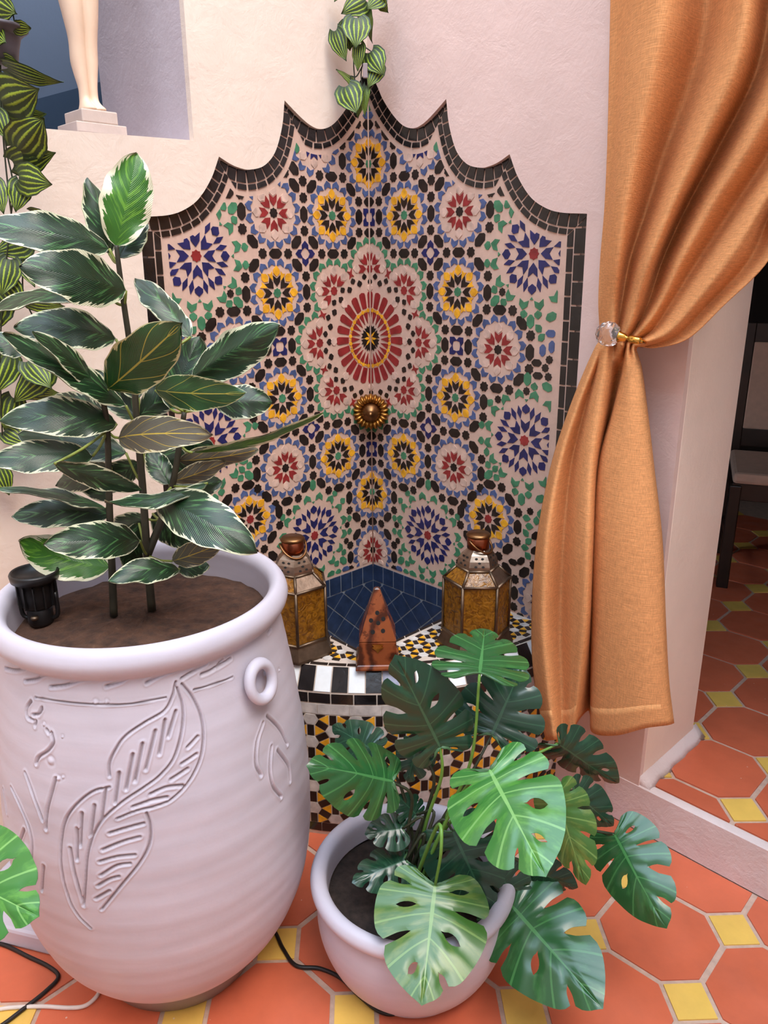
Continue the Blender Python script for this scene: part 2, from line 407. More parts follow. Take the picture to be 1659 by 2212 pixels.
for a, b, ty in [(0, 2.414, 'y'), (.707, 1.707, 'y'), (1.707, 1.707, 'r'), (1.707, .707, 'y'), (2.414, 0, 'r'), (1.707, -.707, 'y'), (.707, -1.707, 'y'),
                 (1.707, -1.707, 'r'), (0, -2.414, 'y'), (0, -3.414, 'r'), (2.36, -2.33, 'yr'),
                 (0, 1, 's'), (.707, .707, 's'), (1, 0, 's'), (.707, -.707, 's'), (0, -1, 's'),
                 (1.0, 2.62, 'n'), (2.414, 2.414, 'n'), (3.36, -3.3, 'n'), (2.36, -3.33, 'r')]:
    octs.append((G(a, b), ty))
blues = [G(2.9, 1.175), G(2.9, -1.13), G(1.22, -2.86)]
# medallion
for k in range(24):
    a = 2*PI*k/24; add_piece('bead_tile', place(leafp(.765, .865, .045), (0, 0), a), 't_black', 0)
    add_piece('bead_tile', place(leafp(.845, .935, .042), (0, 0), a+PI/24), 't_black', 0)
    add_piece('ray_tile', place([(.44, -.042), (.63, -.058), (.665, -.048), (.68, 0), (.665, .048), (.63, .058), (.44, .042)], (0, 0), a), 't_red', 0)
    add_piece('ray_tile', place([(.22, 0), (.385, -.042), (.385, .042)], (0, 0), a), 't_red', 0)
    add_piece('bead_tile', place([(.375, 0), (.395, -.03), (.42, -.03), (.44, 0), (.42, .03), (.395, .03)], (0, 0), a+PI/24), 't_yellow', 0)
    add_piece('bead_tile', place(diam(.385, .425, .016), (0, 0), a), 't_yellow', 0)
for k in range(8):
    a = PI*k/4
    add_piece('petal_tile', place([(.05, 0), (.13, -.05), (.185, -.06), (.165, -.02), (.2, 0), (.165, .02), (.185, .06), (.13, .05)], (0, 0), a+PI/8), 't_black', 0)
    add_piece('bead_tile', place(diam(.02, .14, .022), (0, 0), a), 't_yellow', 0)
for k in range(8):
    add_piece('chevron_tile', place([(.94, -.05), (.99, -.02), (1.06, -.05), (1.03, 0), (1.06, .05), (.99, .02), (.94, .05), (.96, 0)], (0, 0), PI/8+k*PI/4), 't_red', 0.3)
# stars and ovals on the octagons
apo = 0.5*D; vx = apo/math.cos(PI/8)
def octagon(c):
    for k in range(8):
        a = k*PI/4+PI/8; add_piece('star_tile', place(star8(.071), (c[0]+vx*math.cos(a), c[1]+vx*math.sin(a)), a), 't_black', 0.85)
    for k in range(8):
        a = k*PI/4; add_piece('oval_tile', place(oval(.104, .062), (c[0]+apo*math.cos(a), c[1]+apo*math.sin(a)), a+PI/2), 't_black', 0.85)
for c, ty in octs:
    if ty == 's':
        R = math.hypot(*c)
        for k in range(8):
            for kind, rr, aa in (('star', vx, k*PI/4+PI/8), ('oval', apo, k*PI/4)):
                q = (c[0]+rr*math.cos(aa), c[1]+rr*math.sin(aa))
                if math.hypot(*q) > 1.2:
                    if kind == 'star': add_piece('star_tile', place(star8(.071), q, aa), 't_black', 0.85)
                    else: add_piece('oval_tile', place(oval(.104, .062), q, aa+PI/2), 't_black', 0.85)
    else: octagon(c)
def flower(c, ty):
    core, pet, outer, ring = {'y': ('t_green', 't_black', 't_yellow', 't_blue'), 'yr': ('t_red', 't_black', 't_yellow', 't_blue'),
        'r': ('t_black', 't_red', None, 't_blue'), 's': ('t_red', 't_red', None, 't_green'), 'n': ('t_black', 't_navy', None, 't_blue')}[ty]
    add_piece('star_tile', place(star8(.066), c, 0), core, 0.5)
    for k in range(8):
        a = k*PI/4
        add_piece('chevron_tile', place(chev(.08, .225, .056), c, a), pet, 0.5)
    for k in range(8):
        a = k*PI/4
        if outer:
            add_piece('petal_tile', place(leafp(.205, .348, .052), c, a), outer, 0.3)
            add_piece('petal_tile', place([(.168, 0), (.222, -.022), (.280, -.040), (.262, 0), (.280, .040), (.222, .022)], c, a+PI/8), outer, 0.3)
        else: add_piece('petal_tile', place(leafp(.20, .335, .056), c, a), 't_cream', 0.45)
    for k in range(16):
        a = k*PI/8+PI/16
        q = (c[0]+.385*math.cos(a), c[1]+.385*math.sin(a))
        if ty == 's' and math.hypot(*q) < 1.0: continue
        add_piece('kite_tile', place(chev_in(.335, .447, .058), c, a), ring, 0.7)
for c, ty in octs: flower(c, ty)
# rosettes in the little squares
ros = [((0, 1.707), PI/4), ((1.207, 1.207), 0), ((1.707, 0), PI/4), ((1.207, -1.207), 0), ((0, -1.707), PI/4), ((0, -2.914), 0), ((.5, 2.914), 0), ((1.207, 2.207), 0)]
for (x, y), r in ros:
    for k in range(4): add_piece('kite_tile', place(chev_in(.045, .165, .056), G(x, y), r+k*PI/2), 't_navy', 0.6)
    for k in range(4): add_piece('star_tile', place(star8(.056), (G(x, y)[0]+.2*math.cos(r+PI/4+k*PI/2), G(x, y)[1]+.2*math.sin(r+PI/4+k*PI/2)), 0), 't_black', 0.95)
# big navy flowers
for c in blues:
    add_piece('star_tile', place(star8(.075), c, 0), 't_red', 0.4)
    for k in range(8):
        a = k*PI/4
        add_piece('chevron_tile', place(chev(.10, .27, .066), c, a), 't_navy', 0.4)
        add_piece('petal_tile', place(leafp(.345, .475, .058), c, a), 't_navy', 0.4)
        for sg in (-1, 1): add_piece('diamond_tile', place(diam(.285, .46, .036), c, a+PI/8+sg*0.125), 't_navy', 0.4)
    for k in range(16):
        a = k*PI/8+PI/16; add_piece('kite_tile', place(chev_in(.54, .67, .068), c, a), 't_green', 0.68)
    for k in range(8):
        a = k*PI/4; add_piece('diamond_tile', place([(.50, 0), (.535, -.026), (.535, .026)], c, a), 't_green', 0.75)
        add_piece('oval_tile', place(oval(.085, .055), (c[0]+.79*math.cos(a), c[1]+.79*math.sin(a)), a), 't_green', 0.85)
    for k in range(16):
        a = (k//2)*PI/4 + (0.15 if k % 2 else -0.15); add_piece('petal_tile', place(leafp(.66, .77, .052), c, a), 't_green', 0.8)
    for k in range(8):
        a = k*PI/4+PI/8; add_piece('oval_tile', place(oval(.08, .052), (c[0]+.78*math.cos(a), c[1]+.78*math.sin(a)), a+PI/2), 't_green', 0.9)
# what is left between the cells
xs = np.arange(0.03, UMAX, 0.052); zs = np.arange(ZMIN+0.03, 3.2, 0.052)
cand = [(x+(0.026 if j % 2 else 0), z) for j, z in enumerate(zs) for x in xs]
FL = [(c, .46) for c, ty in octs if ty != 'n'] + [(c, .62) for c in blues] + [((0, 0), 1.0)]
for x, z in cand:
    if any(math.hypot(x-c[0], z-c[1]) < r for c, r in FL) or not inside((x, z)): continue
    r = random.random()
    if r < .4: add_piece('star_tile', place(star8(.055), (x, z), 0), 't_black', 1.1)
    elif r < .75: add_piece('petal_tile', place(leafp(-.065, .065, .045), (x, z), random.choice((0, PI/4, PI/2, 3*PI/4))), 't_green', 1.1)
    else: add_piece('oval_tile', place(oval(.075, .045), (x, z), random.choice((0, PI/4, PI/2))), random.choice(('t_black', 't_blue')), 1.1)

def right_map(u, z, h): return Vector((u*U, -h, ZM+z*U))
def left_map(u, z, h): return Vector((h, -u*U, ZM+z*U))
def piece_mesh(name, poly, mapf, flip, h, mat, parent, shrink=0.0, h0=-0.001, tilt=True):
    c = cen(poly)
    if shrink: poly = [(c[0]+(x-c[0])*(1-shrink), c[1]+(y-c[1])*(1-shrink)) for x, y in poly]
    if flip: poly = poly[::-1]
    n = len(poly)
    tx, ty = (random.uniform(-.004, .004), random.uniform(-.004, .004)) if tilt else (0, 0)
    dh = random.uniform(-.0003, .0003) if tilt else 0
    v = [mapf(x, y, h0) for x, y in poly] + [mapf(x, y, h+dh+(x-c[0])*tx+(y-c[1])*ty) for x, y in poly]
    f = [tuple(range(n, 2*n))] + [(i, (i+1) % n, n+(i+1) % n, n+i) for i in range(n)]
    return v, f
def build_pieces(pieces, mapf, flip, h, parent, cap=300, shrink=0.0, tilt=True):
    """pieces: (kind, poly, material). The largest `cap` of each kind become parts, the rest one joined stuff part per colour"""
    byk = {}
    for p in pieces: byk.setdefault(p[0], []).append(p)
    for k, ps in byk.items():
        ps.sort(key=lambda p: -abs(area(p[1])))
        rest = {}
        for i, (kind, poly, mt) in enumerate(ps):
            if abs(area(poly)) < 1e-9: continue
            v, f = piece_mesh(kind, poly, mapf, flip, h, mt, parent, shrink, tilt=tilt)
            if i < cap: mesh_obj(kind, v, f, mt, parent)
            else:
                V, Fc = rest.setdefault(mt, ([], [])); b = len(V); V += v; Fc += [tuple(j+b for j in q) for q in f]
        for mt, (V, Fc) in rest.items(): tag(mesh_obj('small_'+kind+'s', V, Fc, mt, parent), kind='stuff')

# ------------------------------------------------------------------ walls
TW = 0.014   # plaster stands proud of the tiles
def wall_outline(): return [(u, z) for u, z in OUTLINE]
HT = 4.4     # courtyard wall height
XR = 0.985   # right wall ends here (doorway)
o2 = [(u*U, ZM+z*U) for u, z in OUTLINE]
pr = [(-0.0, HT), (XR, HT), (XR, 0.0), (o2[-1][0], 0.0), (o2[-1][0], o2[-1][1])] + o2[::-1][1:]
mR = lambda x, z, h: Vector((x, -h, z)); mL = lambda x, z, h: Vector((h, -x, z))
wr = prism_poly('wall_right', pr, mR, -0.004, TW, 'plaster_right'); struct(wr); bev(wr, 0.007, 3, 50)
box('masonry', (0, 0.004, 0), (XR-0.004, 0.292, HT), 'plaster_right', wr)
box('door_reveal', (XR-0.02, -0.002, 0.0), (XR, 0.295, HT), 'plaster_jamb_lit', wr, 0.014)  # right wall plaster in a paler colour, painting extra light onto the jamb
LY = 3.4
WIN = (0.565, 1.25, 1.663, 2.75)   # window opening: -y from, to, z from, to
pl = [(0.0, HT), (LY, HT), (LY, 0.0), (o2[-1][0], 0.0), (o2[-1][0], o2[-1][1])] + o2[::-1][1:]
hole = [(WIN[0], WIN[2]), (WIN[1], WIN[2]-0.02), (WIN[1], WIN[3]), (WIN[0], WIN[3])]
wl = prism_poly('wall_left', pl, mL, -0.004, TW, 'plaster_left', holes=[hole]); struct(wl); bev(wl, 0.007, 3, 50)
bkl = [(0.0, HT), (LY, HT), (LY, 0.0), (0.0, 0.0)]
mb = prism_poly('masonry', bkl, mL, -0.42, -0.004, 'plaster_reveal', wl, holes=[hole])
# the blue room behind the window
wb = struct(box('wall_back', (-1.15, -2.2, 0.9), (-1.1, 0.6, 3.2), 'plaster_blue'))
box('side', (-1.1, 0.55, 0.9), (-0.43, 0.6, 3.2), 'plaster_blue', wb); box('side', (-1.1, -2.25, 0.9), (-0.43, -2.2, 3.2), 'plaster_blue', wb)
box('lid', (-1.15, -2.25, 3.2), (-0.42, 0.6, 3.24), 'plaster_blue', wb); box('underside', (-1.15, -2.25, 0.86), (-0.42, 0.6, 0.9), 'plaster_blue', wb)
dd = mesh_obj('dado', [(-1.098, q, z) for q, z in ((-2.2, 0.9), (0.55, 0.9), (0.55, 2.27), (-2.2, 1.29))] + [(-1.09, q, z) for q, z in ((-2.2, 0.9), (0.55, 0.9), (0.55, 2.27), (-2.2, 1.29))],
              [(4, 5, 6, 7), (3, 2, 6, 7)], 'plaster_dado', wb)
lamp('blue_room_fill', 'AREA', (-0.75, -0.6, 3.1), (-0.8, --0.6, 1.0), 15, (0.85, 0.92, 1.0), size=0.5)  # unseen fill light, added to brighten the blue room
# rest of the courtyard, behind and beside the camera
YF, XF = -3.4, 3.4
struct(box('wall_front', (-0.42, YF-0.15, 0), (XF+0.15, YF, HT), 'plaster_court')); struct(box('wall_east', (XF, YF, 0), (XF+0.15, 0.26, HT), 'plaster_court'))
wd = struct(box('wall_door', (2.1, 0.0, 0), (XF, 0.26, HT), 'plaster_court')); box('lintel', (XR-0.03, 0.0, 2.2), (2.12, 0.26, HT), 'plaster_court', wd)
# raised room beyond the doorway
ZR = 0.13
tr = prism_poly('trim_1', [(XR-0.10, 0), (2.15, 0), (2.15, ZR), (XR-0.10, ZR)], mR, -0.012, 0.016, 'plaster_riser'); struct(tr); bev(tr, 0.012, 3, 50)
# mortar fillet at the foot of the door reveal
fv = []
for i in range(13):
    y_ = -0.01+.32*i/12; w_ = .030+.002*math.sin(i*2.1); fv += [(XR-.004, y_, ZR-.002), (XR+w_, y_, ZR-.002), (XR+w_*.5, y_, ZR+.011+.001*math.sin(i*1.7)), (XR-.004, y_, ZR+.030)]
fil = mesh_obj('trim_2', fv, [(4*i+k, 4*i+k+1, 4*i+k+5, 4*i+k+4) for i in range(12) for k in range(3)] + [(3, 2, 1, 0), (48, 49, 50, 51)], 'plaster_riser', None, True); struct(fil)
fl2 = struct(box('floor_room', (-0.6, 0.0, -0.02), (3.4, 3.2, ZR-0.004), 'floor_grout'))
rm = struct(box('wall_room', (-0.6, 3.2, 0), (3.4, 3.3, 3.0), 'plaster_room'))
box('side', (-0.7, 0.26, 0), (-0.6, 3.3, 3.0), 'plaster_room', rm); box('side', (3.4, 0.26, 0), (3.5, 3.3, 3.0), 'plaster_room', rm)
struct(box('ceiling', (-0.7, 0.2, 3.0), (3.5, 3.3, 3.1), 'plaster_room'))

# ------------------------------------------------------------------ floors: octagons and little squares
fl = struct(box('floor', (-0.42, YF-0.1, -0.06), (XF+0.1, 0.02, -0.003), 'floor_grout'))
def prism_mesh(name, poly, h0, h1, mat, bevel=0.004):
    bm = bmesh.new(); vs = [bm.verts.new((x, y, h1)) for x, y in poly]; f = bm.faces.new(vs)
    r = bmesh.ops.inset_individual(bm, faces=[f], thickness=bevel, depth=0)
    for v in bm.verts:
        if v in vs: v.co.z -= bevel*0.5
    ed = [e for e in bm.edges if e.is_boundary]
    r = bmesh.ops.extrude_edge_only(bm, edges=ed)
    for v in [g for g in r['geom'] if isinstance(g, bmesh.types.BMVert)]: v.co.z = h0
    bmesh.ops.recalc_face_normals(bm, faces=bm.faces)
    me = bpy.data.meshes.new(name); bm.to_mesh(me); bm.free(); me.materials.append(MATS[mat]); return me
def tile_field(p, rot, org, zoff, parent, keep, clips, gap=0.0085):
    sq = 0.086*p/0.235; ho = p/2 - gap/2
    e = sq/math.sqrt(2)*1.0
    k = p/2 - e   # half of the straight octagon side
    poly = [(ho, -k), (ho, k), (k, ho), (-k, ho), (-ho, k), (-ho, -k), (-k, -ho), (k, -ho)]
    c = gap*0.35
    poly = [(x*(1-0.02), y*(1-0.02)) for x, y in poly]
    mo = prism_mesh('octagon_tile', poly, -0.006, 0.0, 'floor_red'); s = e-gap*0.72
    ms = prism_mesh('square_tile', [(s, 0), (0, s), (-s, 0), (0, -s)], -0.006, 0.0, 'floor_yellow')
    a = Vector((math.cos(rot), math.sin(rot)))*p; b = Vector((-math.sin(rot), math.cos(rot)))*p
    for i in range(-22, 22):
        for j in range(-22, 22):
            for kind, me, f in (('square_tile', ms, 0.0), ('octagon_tile', mo, 0.5)):
                q = Vector(org) + a*(i+f) + b*(j+f)
                if not keep(q.x, q.y): continue
                base = poly if kind == 'octagon_tile' else [(s, 0), (0, s), (-s, 0), (0, -s)]
                w = place(base, (q.x, q.y), rot); cw = w
                for c in clips:
                    if len(cw) >= 3: cw = clip_half(cw, *c)
                if len(cw) < 3 or area(cw) < 2e-4: continue
                if len(cw) == len(w) and abs(area(cw)-area(w)) < 1e-9:
                    o = link(kind, me, parent); o.matrix_parent_inverse = Matrix.Identity(4)
                    o.location = (q.x, q.y, zoff+random.uniform(-.0006, .0006)); o.rotation_euler.z = rot
                else:                                   # cut along the wall
                    cx_, cy_ = cen(cw)
                    m2_ = prism_mesh(kind, [(x_-cx_, y_-cy_) for x_, y_ in cw], -0.006, 0.0, 'floor_red' if kind == 'octagon_tile' else 'floor_yellow')
                    o = link(kind, m2_, parent); o.matrix_parent_inverse = Matrix.Identity(4); o.location = (cx_, cy_, zoff)
tile_field(0.2345, math.radians(-2.5+5.0), (1.297, -0.15), 0.0, fl, lambda x, y: -0.12 < x < 2.4 and -2.3 < y < 0.12 and not (x < 0.3 and y > -0.6), [(0, -.018, 0, -1), (.018, 0, 1, 0)])
tile_field(0.2330, math.radians(1.0), (1.206, 0.083), ZR, fl2, lambda x, y: 0.1 < x < 2.6 and -0.11 < y < 2.4 and not (x < XR-0.02 and y < 0.3), [(0, .016, 0, 1)])

# ------------------------------------------------------------------ mosaic panels and scalloped borders on both walls
BORDER = []
def build_border():
    tips = [((1.49, 3.0), (1.20, 2.62)), ((2.50, 2.28), (2.26, 1.96)), ((3.6, 1.575), (3.30, 1.34))]
    def offs(l, d):
        l = np.array(l); t = np.gradient(l, axis=0); t /= np.hypot(t[:, 0], t[:, 1])[:, None]
        n = np.stack([t[:, 1], -t[:, 0]], 1); return l + n*d   # right of travel (travel is left->right) = below
    for li, l in enumerate(LOBES):
        L = np.array(l); s = np.concatenate([[0], np.cumsum(np.hypot(*np.diff(L, axis=0).T))])
        t = np.gradient(L, axis=0); t /= np.hypot(t[:, 0], t[:, 1])[:, None]; n = np.stack([t[:, 1], -t[:, 0]], 1)
        if li == 3: n = -n*0+np.array([-1.0, 0.0])
        ext = 0.0
        def pt(q, d):
            qq = min(max(q, 0), s[-1])
            P = np.array([np.interp(qq, s, L[:, 0]), np.interp(qq, s, L[:, 1])]); N = np.array([np.interp(qq, s, n[:, 0]), np.interp(qq, s, n[:, 1])])
            T = np.array([np.interp(qq, s, t[:, 0]), np.interp(qq, s, t[:, 1])]); N /= np.hypot(*N)
            return tuple(P + N*d + T*(q-qq))
        for d0, d1, stp, kind in ((0.004, 0.146, 0.128, 'border_tile'), (0.166, 0.228, 0.115, 'narrow_tile')) if li < 3 else ((0.006, 0.178, 0.30, 'border_tile'), (0.200, 0.275, 0.26, 'narrow_tile')):
            q = -0.14 if li else 0.0
            while q < s[-1]+0.14:
                st = stp*random.uniform(.88, 1.12); g = 0.021
                poly = [pt(q+g/2, d0), pt(q+g/2, d1), pt(q+st-g/2, d1), pt(q+st-g/2, d0)]
                q += st
                poly = clip_half(poly, 0.004, 0, 1, 0)
                for ti, (tp, ip) in enumerate(tips):
                    dx, dz = ip[0]-tp[0], ip[1]-tp[1]; nl = math.hypot(dx, dz)
                    nx, nz = -dz/nl, dx/nl     # points to the right/below side of the mitre
                    if nx < 0: nx, nz = -nx, -nz
                    if li == ti and len(poly) > 2: poly = clip_half(poly, tp[0]-nx*.006, tp[1]-nz*.006, -nx, -nz)
                    if li == ti+1 and len(poly) > 2: poly = clip_half(poly, tp[0]+nx*.006, tp[1]+nz*.006, nx, nz)
                poly = clip_half(poly, 0, -3.5, 0, 1) if len(poly) > 2 else poly
                if len(poly) < 3 or abs(area(poly)) < 0.0007: continue
                if area(poly) < 0: poly = poly[::-1]
                BORDER.append((kind, poly, 't_rimblack'))
build_border()
for mapf, flip, nm, wl_name in ((right_map, False, 'right', 'beside the ochre curtain'), (left_map, True, 'left', 'behind the potted rubber plant')):
    P0 = (0.35*U, -0.002, ZB) if nm == 'right' else (0.002, -0.35*U, ZB)
    e = empty('mosaic_panel', P0, f'many-coloured star mosaic tile panel on the wall {wl_name}', 'tile panel', 'mosaic panels of the corner fountain')
    bed = [(0.0, ZMIN-0.05)] + [(3.5, ZMIN-0.05)] + [(3.5, 1.6)] + [(u, z-0.03) for u, z in OUTLINE[::-1] if u < 3.5 and z > 1.5] + [(0.0, 3.55)]
    prism_poly('mortar_bed', bed, mapf, -0.003, 0.0, 'mortar', e)
    build_pieces(PIECES, mapf, flip, 0.0018, e, shrink=0.02)
    if nm == 'right': tube('corner_joint', [(.0022, -.0022, ZB-.02), (.0022, -.0022, ZM+2.6*U), (.0022, -.0022, ZM+3.5*U)], .0026, 'mortar', e, 8)
    e2 = empty('scalloped_border', P0, f'black tile border with scalloped top, on the wall {wl_name}', 'tile border', 'scalloped borders of the corner fountain')
    build_pieces(BORDER, mapf, flip, 0.0026, e2)

# ------------------------------------------------------------------ fountain basin
RT, RO, RI, RSQ = 0.705, 0.742, 0.622, 0.45     # top edge, outer face, recess radius, recess half-width
bas = empty('fountain_basin', (0.3, -0.3, 0), 'quarter-round tiled corner fountain basin with chequered edge', 'fountain')
def P3(r, th, z): return (r*math.cos(th), -r*math.sin(th), z)   # th 0 on the right wall, pi/2 on the left wall
NS = 48
prof = [(RO, 0.0), (RO, ZB-0.05), (RT, ZB), ]
V, Fc = [], []
for k in range(NS+1):
    th = PI/2*k/NS
    for r, z in prof: V.append(P3(r, th, z))
for k in range(NS):
    for i in range(len(prof)-1): a = k*3+i; Fc.append((a, a+1, a+4, a+3))
mesh_obj('body', V, Fc, 'grout_pale', bas, True)
# counter top with the recess cut out
def rec_r(th):   # radius of the recess edge in direction th
    return min(RI, RSQ/max(math.cos(th), 1e-6), RSQ/max(math.sin(th), 1e-6))
V, Fc = [], []
for k in range(NS+1):
    th = PI/2*k/NS; V += [P3(rec_r(th), th, ZB), P3(RT, th, ZB), P3(rec_r(th), th, 0.12)]
for k in range(NS):
    a = 3*k; Fc += [(a, a+3, a+4, a+1), (a, a+2, a+5, a+3)]
Fc.append(tuple([len(V)] + [3*k+2 for k in range(NS+1)])); V.append((0, 0, 0.12))
mesh_obj('counter', V, Fc, 'grout_pale', bas)
V = [P3(0, 0, z) for z in (0.12, ZB-0.012)] + [(RSQ, 0.0, 0.12), (RSQ, 0.0, ZB-0.012)] + [(0.0, -RSQ, 0.12), (0.0, -RSQ, ZB-0.012)]
mesh_obj('recess_lining', [(x+(.001 if i in (0, 1, 4, 5) else 0), y-(.001 if i in (0, 1, 2, 3) else 0), z) for i, (x, y, z) in enumerate(V)], [(0, 2, 3, 1), (0, 1, 5, 4)], 'grout_blue', bas)
# blue tiles lining the recess: an upright course, then squares set on the diagonal
BL = []
z0, z1 = ZB-0.013, ZB-0.068
x = 0.004
while x < RSQ:
    w = 0.047; BL.append(('blue_tile', [(x, z1), (x+w-.004, z1), (x+w-.004, z0), (x, z0)], 't_deepblue')); x += w
sd = 0.062; gg = 0.0028
for i in range(-14, 14):
    for j in range(-14, 14):
        cx, cz = (i+j)*sd/math.sqrt(2), (j-i)*sd/math.sqrt(2); h = (sd-gg*1.4)/math.sqrt(2)
        poly = [(cx+h, 0.3+cz), (cx, 0.3+cz+h), (cx-h, 0.3+cz), (cx, 0.3+cz-h)]
        for c in ((0.004, 0, 1, 0), (RSQ, 0, -1, 0), (0, z1-.004, 0, -1), (0, 0.125, 0, 1)):
            poly = clip_half(poly, *c)
            if len(poly) < 3: break
        if len(poly) >= 3 and abs(area(poly)) > 1e-4: BL.append(('blue_tile', poly, 't_deepblue'))
build_pieces(BL, lambda x, z, h: Vector((x, -h-.001, z)), False, 0.002, bas, tilt=False)
build_pieces(BL, lambda x, z, h: Vector((h+.001, -x, z)), True, 0.002, bas, tilt=False)
# chequered edge on the chamfer, thin black course below it, star-of-hexagons front
CH = []; n = 24
ch_len = math.hypot(RO-RT, 0.05)
def cham(s, t, h):
    th = s/RT; r = RT+(RO-RT)*t/ch_len; z = ZB-0.05*t/ch_len
    nx, nz = 0.05/ch_len, (RO-RT)/ch_len
    return Vector(P3(r+nx*h, th, z+nz*h))
arc = RT*PI/2; st = arc/28
for k in range(28):
    m = 't_rimblack' if k % 2 else 't_rimwhite'
    if k in (12,): m = 't_rimgrey'
    if m == 't_rimwhite' or True: CH.append(('edge_tile', [(k*st+.0015, .001), (k*st+.0015, ch_len-.001), ((k+1)*st-.0015, ch_len-.001), ((k+1)*st-.0015, .001)], m))
build_pieces(CH, cham, False, 0.002, bas, tilt=False)
def front(s, z, h): return Vector(P3(RO+h, s/RO, z))
arc = RO*PI/2; FR = []
st = arc/21
for k in range(21): FR.append(('band_tile', [(k*st+.0015, ZB-.079), (k*st+.0015, ZB-.054), ((k+1)*st-.0015, ZB-.054), ((k+1)*st-.0015, ZB-.079)], 't_rimblack'))
st = arc/15
for k in range(15): FR.append(('band_tile', [(k*st+.0008, ZB-.11), (k*st+.0008, ZB-.083), ((k+1)*st-.0008, ZB-.083), ((k+1)*st-.0008, ZB-.11)], 't_white'))
for k in range(15): FR.append(('band_tile', [(k*st+.0008, .012), (k*st+.0008, .035), ((k+1)*st-.0008, .035), ((k+1)*st-.0008, .012)], 't_rimblack'))
def rhombi(x0, x1, y0, y1, a, w, gap, origin=(0, 0), region=None):
    """hexagons, oblongs and triangles; returns pieces clipped to the box"""
    out = []; dd_ = math.sqrt(3)*a+w
    e1 = (dd_*math.cos(PI/6), dd_*math.sin(PI/6)); e2 = (0, dd_)
    N = int(max(x1-x0, y1-y0)/dd_*1.6)+3
    for i in range(-N, N):
        for j in range(-N, N):
            cx, cy = origin[0]+i*e1[0]+j*e2[0], origin[1]+i*e1[1]+j*e2[1]
            if not (x0-dd_ < cx < x1+dd_ and y0-dd_ < cy < y1+dd_): continue
            ah = a-gap*.58
            out.append(('hexagon_tile', [(cx+ah*math.cos(k*PI/3), cy+ah*math.sin(k*PI/3)) for k in range(6)], 't_white'))
            for ang in (PI/6, PI/2, 5*PI/6):
                m = (cx+dd_/2*math.cos(ang), cy+dd_/2*math.sin(ang)); hw, hl = w/2-gap/2, a/2-gap/2
                out.append(('oblong_tile', place([(-hw, -hl), (hw, -hl), (hw, hl), (-hw, hl)], m, ang), 't_black'))
            for ang in (0, PI/3):
                rr = dd_/math.sqrt(3); m = (cx+rr*math.cos(ang), cy+rr*math.sin(ang)); tr_ = (w-gap*1.6)/math.sqrt(3)
                out.append(('triangle_tile', [(m[0]+tr_*math.cos(ang+PI+k*2*PI/3+0), m[1]+tr_*math.sin(ang+PI+k*2*PI/3)) for k in range(3)], 't_yellow'))
    res = []
    for kd, poly, mt in out:
        for c in ((x0, 0, 1, 0), (x1, 0, -1, 0), (0, y0, 0, 1), (0, y1, 0, -1)):
            poly = clip_half(poly, *c)
            if len(poly) < 3: break
        if len(poly) < 3 or abs(area(poly)) < 1.2e-5: continue
        if region:
            ok = [region(p) for p in poly]
            if not all(ok): continue
        if area(poly) < 0: poly = poly[::-1]
        res.append((kd, poly, mt))
    return res
FR += rhombi(0.002, arc-.002, 0.038, ZB-.113, 0.0195, 0.031, 0.003, origin=(arc*0.52, 0.21))
# parts facing the camera first when the 300 limit bites
build_pieces(FR, front, False, 0.0018, bas, cap=300, tilt=False)
def topregion(p):
    r = math.hypot(*p); th = math.atan2(p[1], p[0]); return p[0] > .004 and p[1] > .004 and r < RT-.019 and r > rec_r(min(max(th, 0), PI/2))+.014
TP = rhombi(0.004, RT, 0.004, RT, 0.0135, 0.0215, 0.0022, origin=(0.4, 0.4), region=topregion)
for r0, r1, cnt in ((RT-.014, RT-.003, 24),):
    for k in range(cnt):
        t0, t1 = PI/2*(k+.03)/cnt, PI/2*(k+.97)/cnt
        TP.append(('strip_tile', [(r0*math.cos(t), r0*math.sin(t)) for t in (t0, (t0+t1)/2, t1)] + [(r1*math.cos(t), r1*math.sin(t)) for t in (t1, (t0+t1)/2, t0)], 't_black'))
cnt = 18
for k in range(cnt):
    t0, t1 = PI/2*(k+.03)/cnt, PI/2*(k+.97)/cnt
    ring = [t0, (t0+t1)/2, t1]
    TP.append(('strip_tile', [((rec_r(t)+.002)*math.cos(t), (rec_r(t)+.002)*math.sin(t)) for t in ring] + [((rec_r(t)+.012)*math.cos(t), (rec_r(t)+.012)*math.sin(t)) for t in ring[::-1]], 't_black'))
TP = [(k_, p_ if area(p_) > 0 else p_[::-1], m_) for k_, p_, m_ in TP]
build_pieces(TP, lambda x, y, h: Vector((x, -y, ZB+h)), True, 0.0016, bas, tilt=False)

# ------------------------------------------------------------------ brass spout rosette in the corner
ro = empty('spout_rosette', (0.05, -0.05, 0.963), 'round fluted brass spout rosette in the mosaic corner', 'spout')
AX = Vector((1, -1, -0.05)).normalized(); RX = Vector((1, 1, 0)).normalized(); UX = AX.cross(RX)*-1
c0 = Vector((0.012, -0.012, 0.966))
def ros_pt(r, a, h): return c0 + RX*(r*math.cos(a)) + UX*(r*math.sin(a)) + AX*h
def disc(name, prof, mat, seg=72, flute=0.0, nf=22):
    V, Fc = [], []; n = len(prof)
    for k in range(seg):
        a = 2*PI*k/seg
        for r, h, fl_ in prof:
            w = abs(math.sin(nf*a/2)); V.append(ros_pt(r*(1+fl_*flute*(w-.5)), a, h+fl_*flute*0.06*w))
    for k in range(seg):
        b = ((k+1) % seg)*n
        for i in range(n-1): Fc.append((k*n+i, k*n+i+1, b+i+1, b+i))
    return mesh_obj(name, V, Fc, mat, ro, True)
